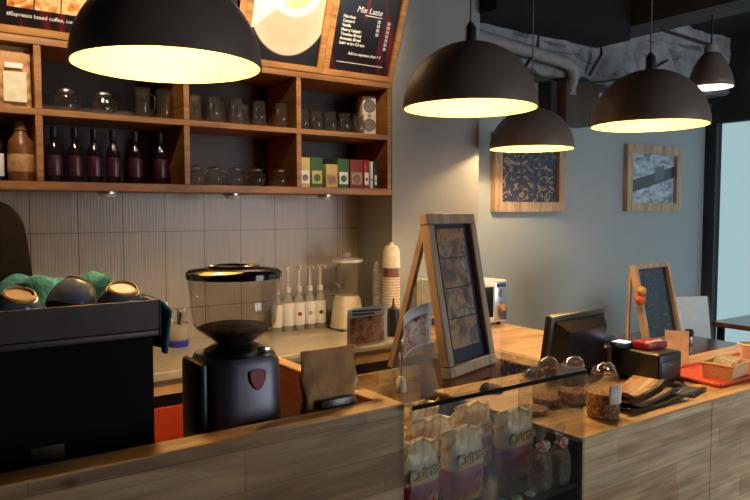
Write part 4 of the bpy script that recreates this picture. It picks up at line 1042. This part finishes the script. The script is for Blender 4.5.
# ------------------------------------------------------------------ barista
pe = thing('person', 'person with long black hair in black clothes, standing behind the espresso machine', 'person', (.255, 2.38, 0), rz=0.)
def skin_body(edges_pts, name, mat, parent, sub=2):
    me = bpy.data.meshes.new(name)
    vs, es, rs = edges_pts
    me.from_pydata(vs, es, []); me.update(); me.materials.append(mat)
    o = bpy.data.objects.new(name, me); COL.objects.link(o); o.parent = parent
    o.modifiers.new('skin', 'SKIN').use_smooth_shade = True
    lay = me.skin_vertices[0] if me.skin_vertices else None
    for i, r_ in enumerate(rs):
        d = me.skin_vertices[0].data[i]; d.radius = r_ if isinstance(r_, tuple) else (r_, r_)
        d.use_root = (i == 0)
    m_ = o.modifiers.new('sub', 'SUBSURF'); m_.levels = sub; m_.render_levels = sub
    return o
def bodyskin(name, mat, parent):
    # build once through bmesh so the skin layer exists
    pts = [((0, 0, .88), (.13, .1)), ((0, 0, 1.05), (.115, .085)), ((0, 0, 1.22), (.135, .09)), ((0, .01, 1.3), (.1, .07)), ((0, .0, 1.37), .045), ((0, -.01, 1.44), .07), ((0, -.01, 1.53), .075),
           ((.09, 0, .8), .085), ((.09, -.01, .45), .055), ((.09, .01, .08), .038), ((.09, .1, .04), .032), ((-.09, 0, .8), .085), ((-.09, -.01, .45), .055), ((-.09, .01, .08), .038), ((-.09, .1, .04), .032),
           ((.165, 0, 1.275), .05), ((.19, .02, 1.03), .036), ((.14, .2, .96), .026), ((-.165, 0, 1.275), .05), ((-.19, .02, 1.03), .036), ((-.14, .2, .96), .026)]
    ed = [(0, 1), (1, 2), (2, 3), (3, 4), (4, 5), (5, 6), (0, 7), (7, 8), (8, 9), (9, 10), (0, 11), (11, 12), (12, 13), (13, 14), (3, 15), (15, 16), (16, 17), (3, 18), (18, 19), (19, 20)]
    for hx in (.14, -.14):
        sgn = 1 if hx > 0 else -1; hi = 17 if sgn > 0 else 20
        k0 = len(pts); pts.append(((hx*.95, .25, .945), .022)); ed.append((hi, k0))
        for j, (dx, ln_) in enumerate(((-.018, .03), (-.006, .036), (.006, .034), (.018, .026))):
            k = len(pts); pts.append(((hx*.95+dx, .28, .942), .009)); pts.append(((hx*.95+dx*1.1, .28+ln_, .93), .0075)); ed += [(k0, k), (k, k+1)]
        k = len(pts); pts.append(((hx*.95-sgn*.03, .26, .94), .01)); pts.append(((hx*.95-sgn*.04, .285, .932), .008)); ed += [(k0, k), (k, k+1)]
    bm = bmesh.new(); lay = bm.verts.layers.skin.verify()
    vs = []
    for p, r_ in pts:
        v = bm.verts.new(p); v[lay].radius = r_ if isinstance(r_, tuple) else (r_, r_); vs.append(v)
    vs[0][lay].use_root = True
    for a, c in ed: bm.edges.new((vs[a], vs[c]))
    me = bpy.data.meshes.new(name); bm.to_mesh(me); bm.free(); me.materials.append(mat)
    o = bpy.data.objects.new(name, me); COL.objects.link(o); o.parent = parent
    o.modifiers.new('skin', 'SKIN').use_smooth_shade = True
    m_ = o.modifiers.new('sub', 'SUBSURF'); m_.levels = 1; m_.render_levels = 1
    return o
bodyskin('body', M['skin'], pe)
def ell(rings, seg=28):
    b = MB(); rg = []
    for cx_, cy_, a, c, z in rings: rg.append([b.v((cx_+a*math.cos(2*PI*k/seg), cy_+c*math.sin(2*PI*k/seg), z)) for k in range(seg)])
    for A, B in zip(rg, rg[1:]):
        for k in range(seg): b.bm.faces.new((A[k], A[(k+1) % seg], B[(k+1) % seg], B[k]))
    return b, rg
b, rg = ell([(0, 0, .17, .125, .84), (0, 0, .155, .115, 1.0), (0, 0, .165, .12, 1.15), (0, 0, .185, .12, 1.25), (0, 0, .165, .1, 1.31), (0, 0, .09, .075, 1.355), (0, 0, .06, .06, 1.375)])
b.build('shirt', M['shirt'], pe)
for sx in (1, -1): 
    b = MB(); b.tube([(sx*.15, 0, 1.3), (sx*.18, .005, 1.24), (sx*.195, .02, 1.03), (sx*.19, .06, 1.005)], [.062, .06, .05, .048], 16); b.build('sleeve', M['shirt'], pe)
    b = MB(); b.tube([(sx*.085, 0, .87), (sx*.09, -.005, .45), (sx*.09, .01, .1)], [.1, .078, .062], 18); b.build('trouser_leg', M['trouser'], pe)
    b = MB(); b.box(sx*.09-.045, sx*.09+.045, -.06, .17, 0, .085, .03, 3); b.build('shoe', M['shoe'], pe)
b, rg = ell([(0, -.03, .11, .09, 1.16), (0, -.035, .118, .1, 1.3), (0, -.02, .105, .11, 1.42), (0, -.012, .1, .115, 1.48), (0, -.012, .092, .105, 1.53), (0, -.012, .077, .09, 1.565), (0, -.012, .055, .066, 1.59), (0, -.012, .03, .036, 1.603), (0, -.012, .008, .01, 1.607)])
b.bm.faces.new(rg[-1])
b.build('hair', M['hair'], pe)
# face (turned to the tiled wall)
for sx in (1, -1): MB().sphere((sx*.03, .1, 1.48), .012).build('eye', M['white'], pe)
MB().sphere((0, .112, 1.452), .014, (.8, 1, 1.4)).build('nose', M['skin'], pe); MB().sphere((0, .1, 1.415), .02, (1.2, .5, .35)).build('mouth', M['crimson'], pe)
MB().sphere((0, .045, 1.465), .078, (.9, .85, 1.2)).build('face', M['skin'], pe)

# ------------------------------------------------------------------ light, world, camera
wd = bpy.data.worlds.new('overcast'); SC.world = wd; wd.use_nodes = True
bg = wd.node_tree.nodes['Background']; bg.inputs[0].default_value = (.94, .98, 1.02, 1); bg.inputs[1].default_value = 5.
def portal(loc, rot, sx, sy):
    l = bpy.data.lights.new('daylight_portal', 'AREA'); l.shape = 'RECTANGLE'; l.size = sx; l.size_y = sy; l.cycles.is_portal = True
    o = bpy.data.objects.new('daylight_portal', l); COL.objects.link(o); o.location = loc; o.rotation_euler = rot
portal((XR+.14, 1.115, 1.27), (0, PI/2, 0), 2.3, 4.63)
portal((4.65, YF-.14, 1.55), (PI/2, 0, 0), 2.9, 2.1)

cam = bpy.data.cameras.new('camera'); co = bpy.data.objects.new('camera', cam); COL.objects.link(co)
cam.sensor_width = 36; cam.lens = 690/750*36; cam.clip_start = .05
co.location = (0, 0, 1.58); co.rotation_euler = (PI/2-math.atan(41/690), 0, -math.radians(35.3))
SC.camera = co
vs_ = SC.view_settings; vs_.view_transform = 'Standard'; vs_.look = 'None'; vs_.gamma = 1; vs_.use_curve_mapping = False; vs_.exposure = .6
SC.cycles.max_bounces = 12; SC.cycles.transparent_max_bounces = 24; SC.cycles.sample_clamp_indirect = 6
SC.cycles.use_denoising = True
SC.cycles.caustics_reflective = False; SC.cycles.caustics_refractive = False
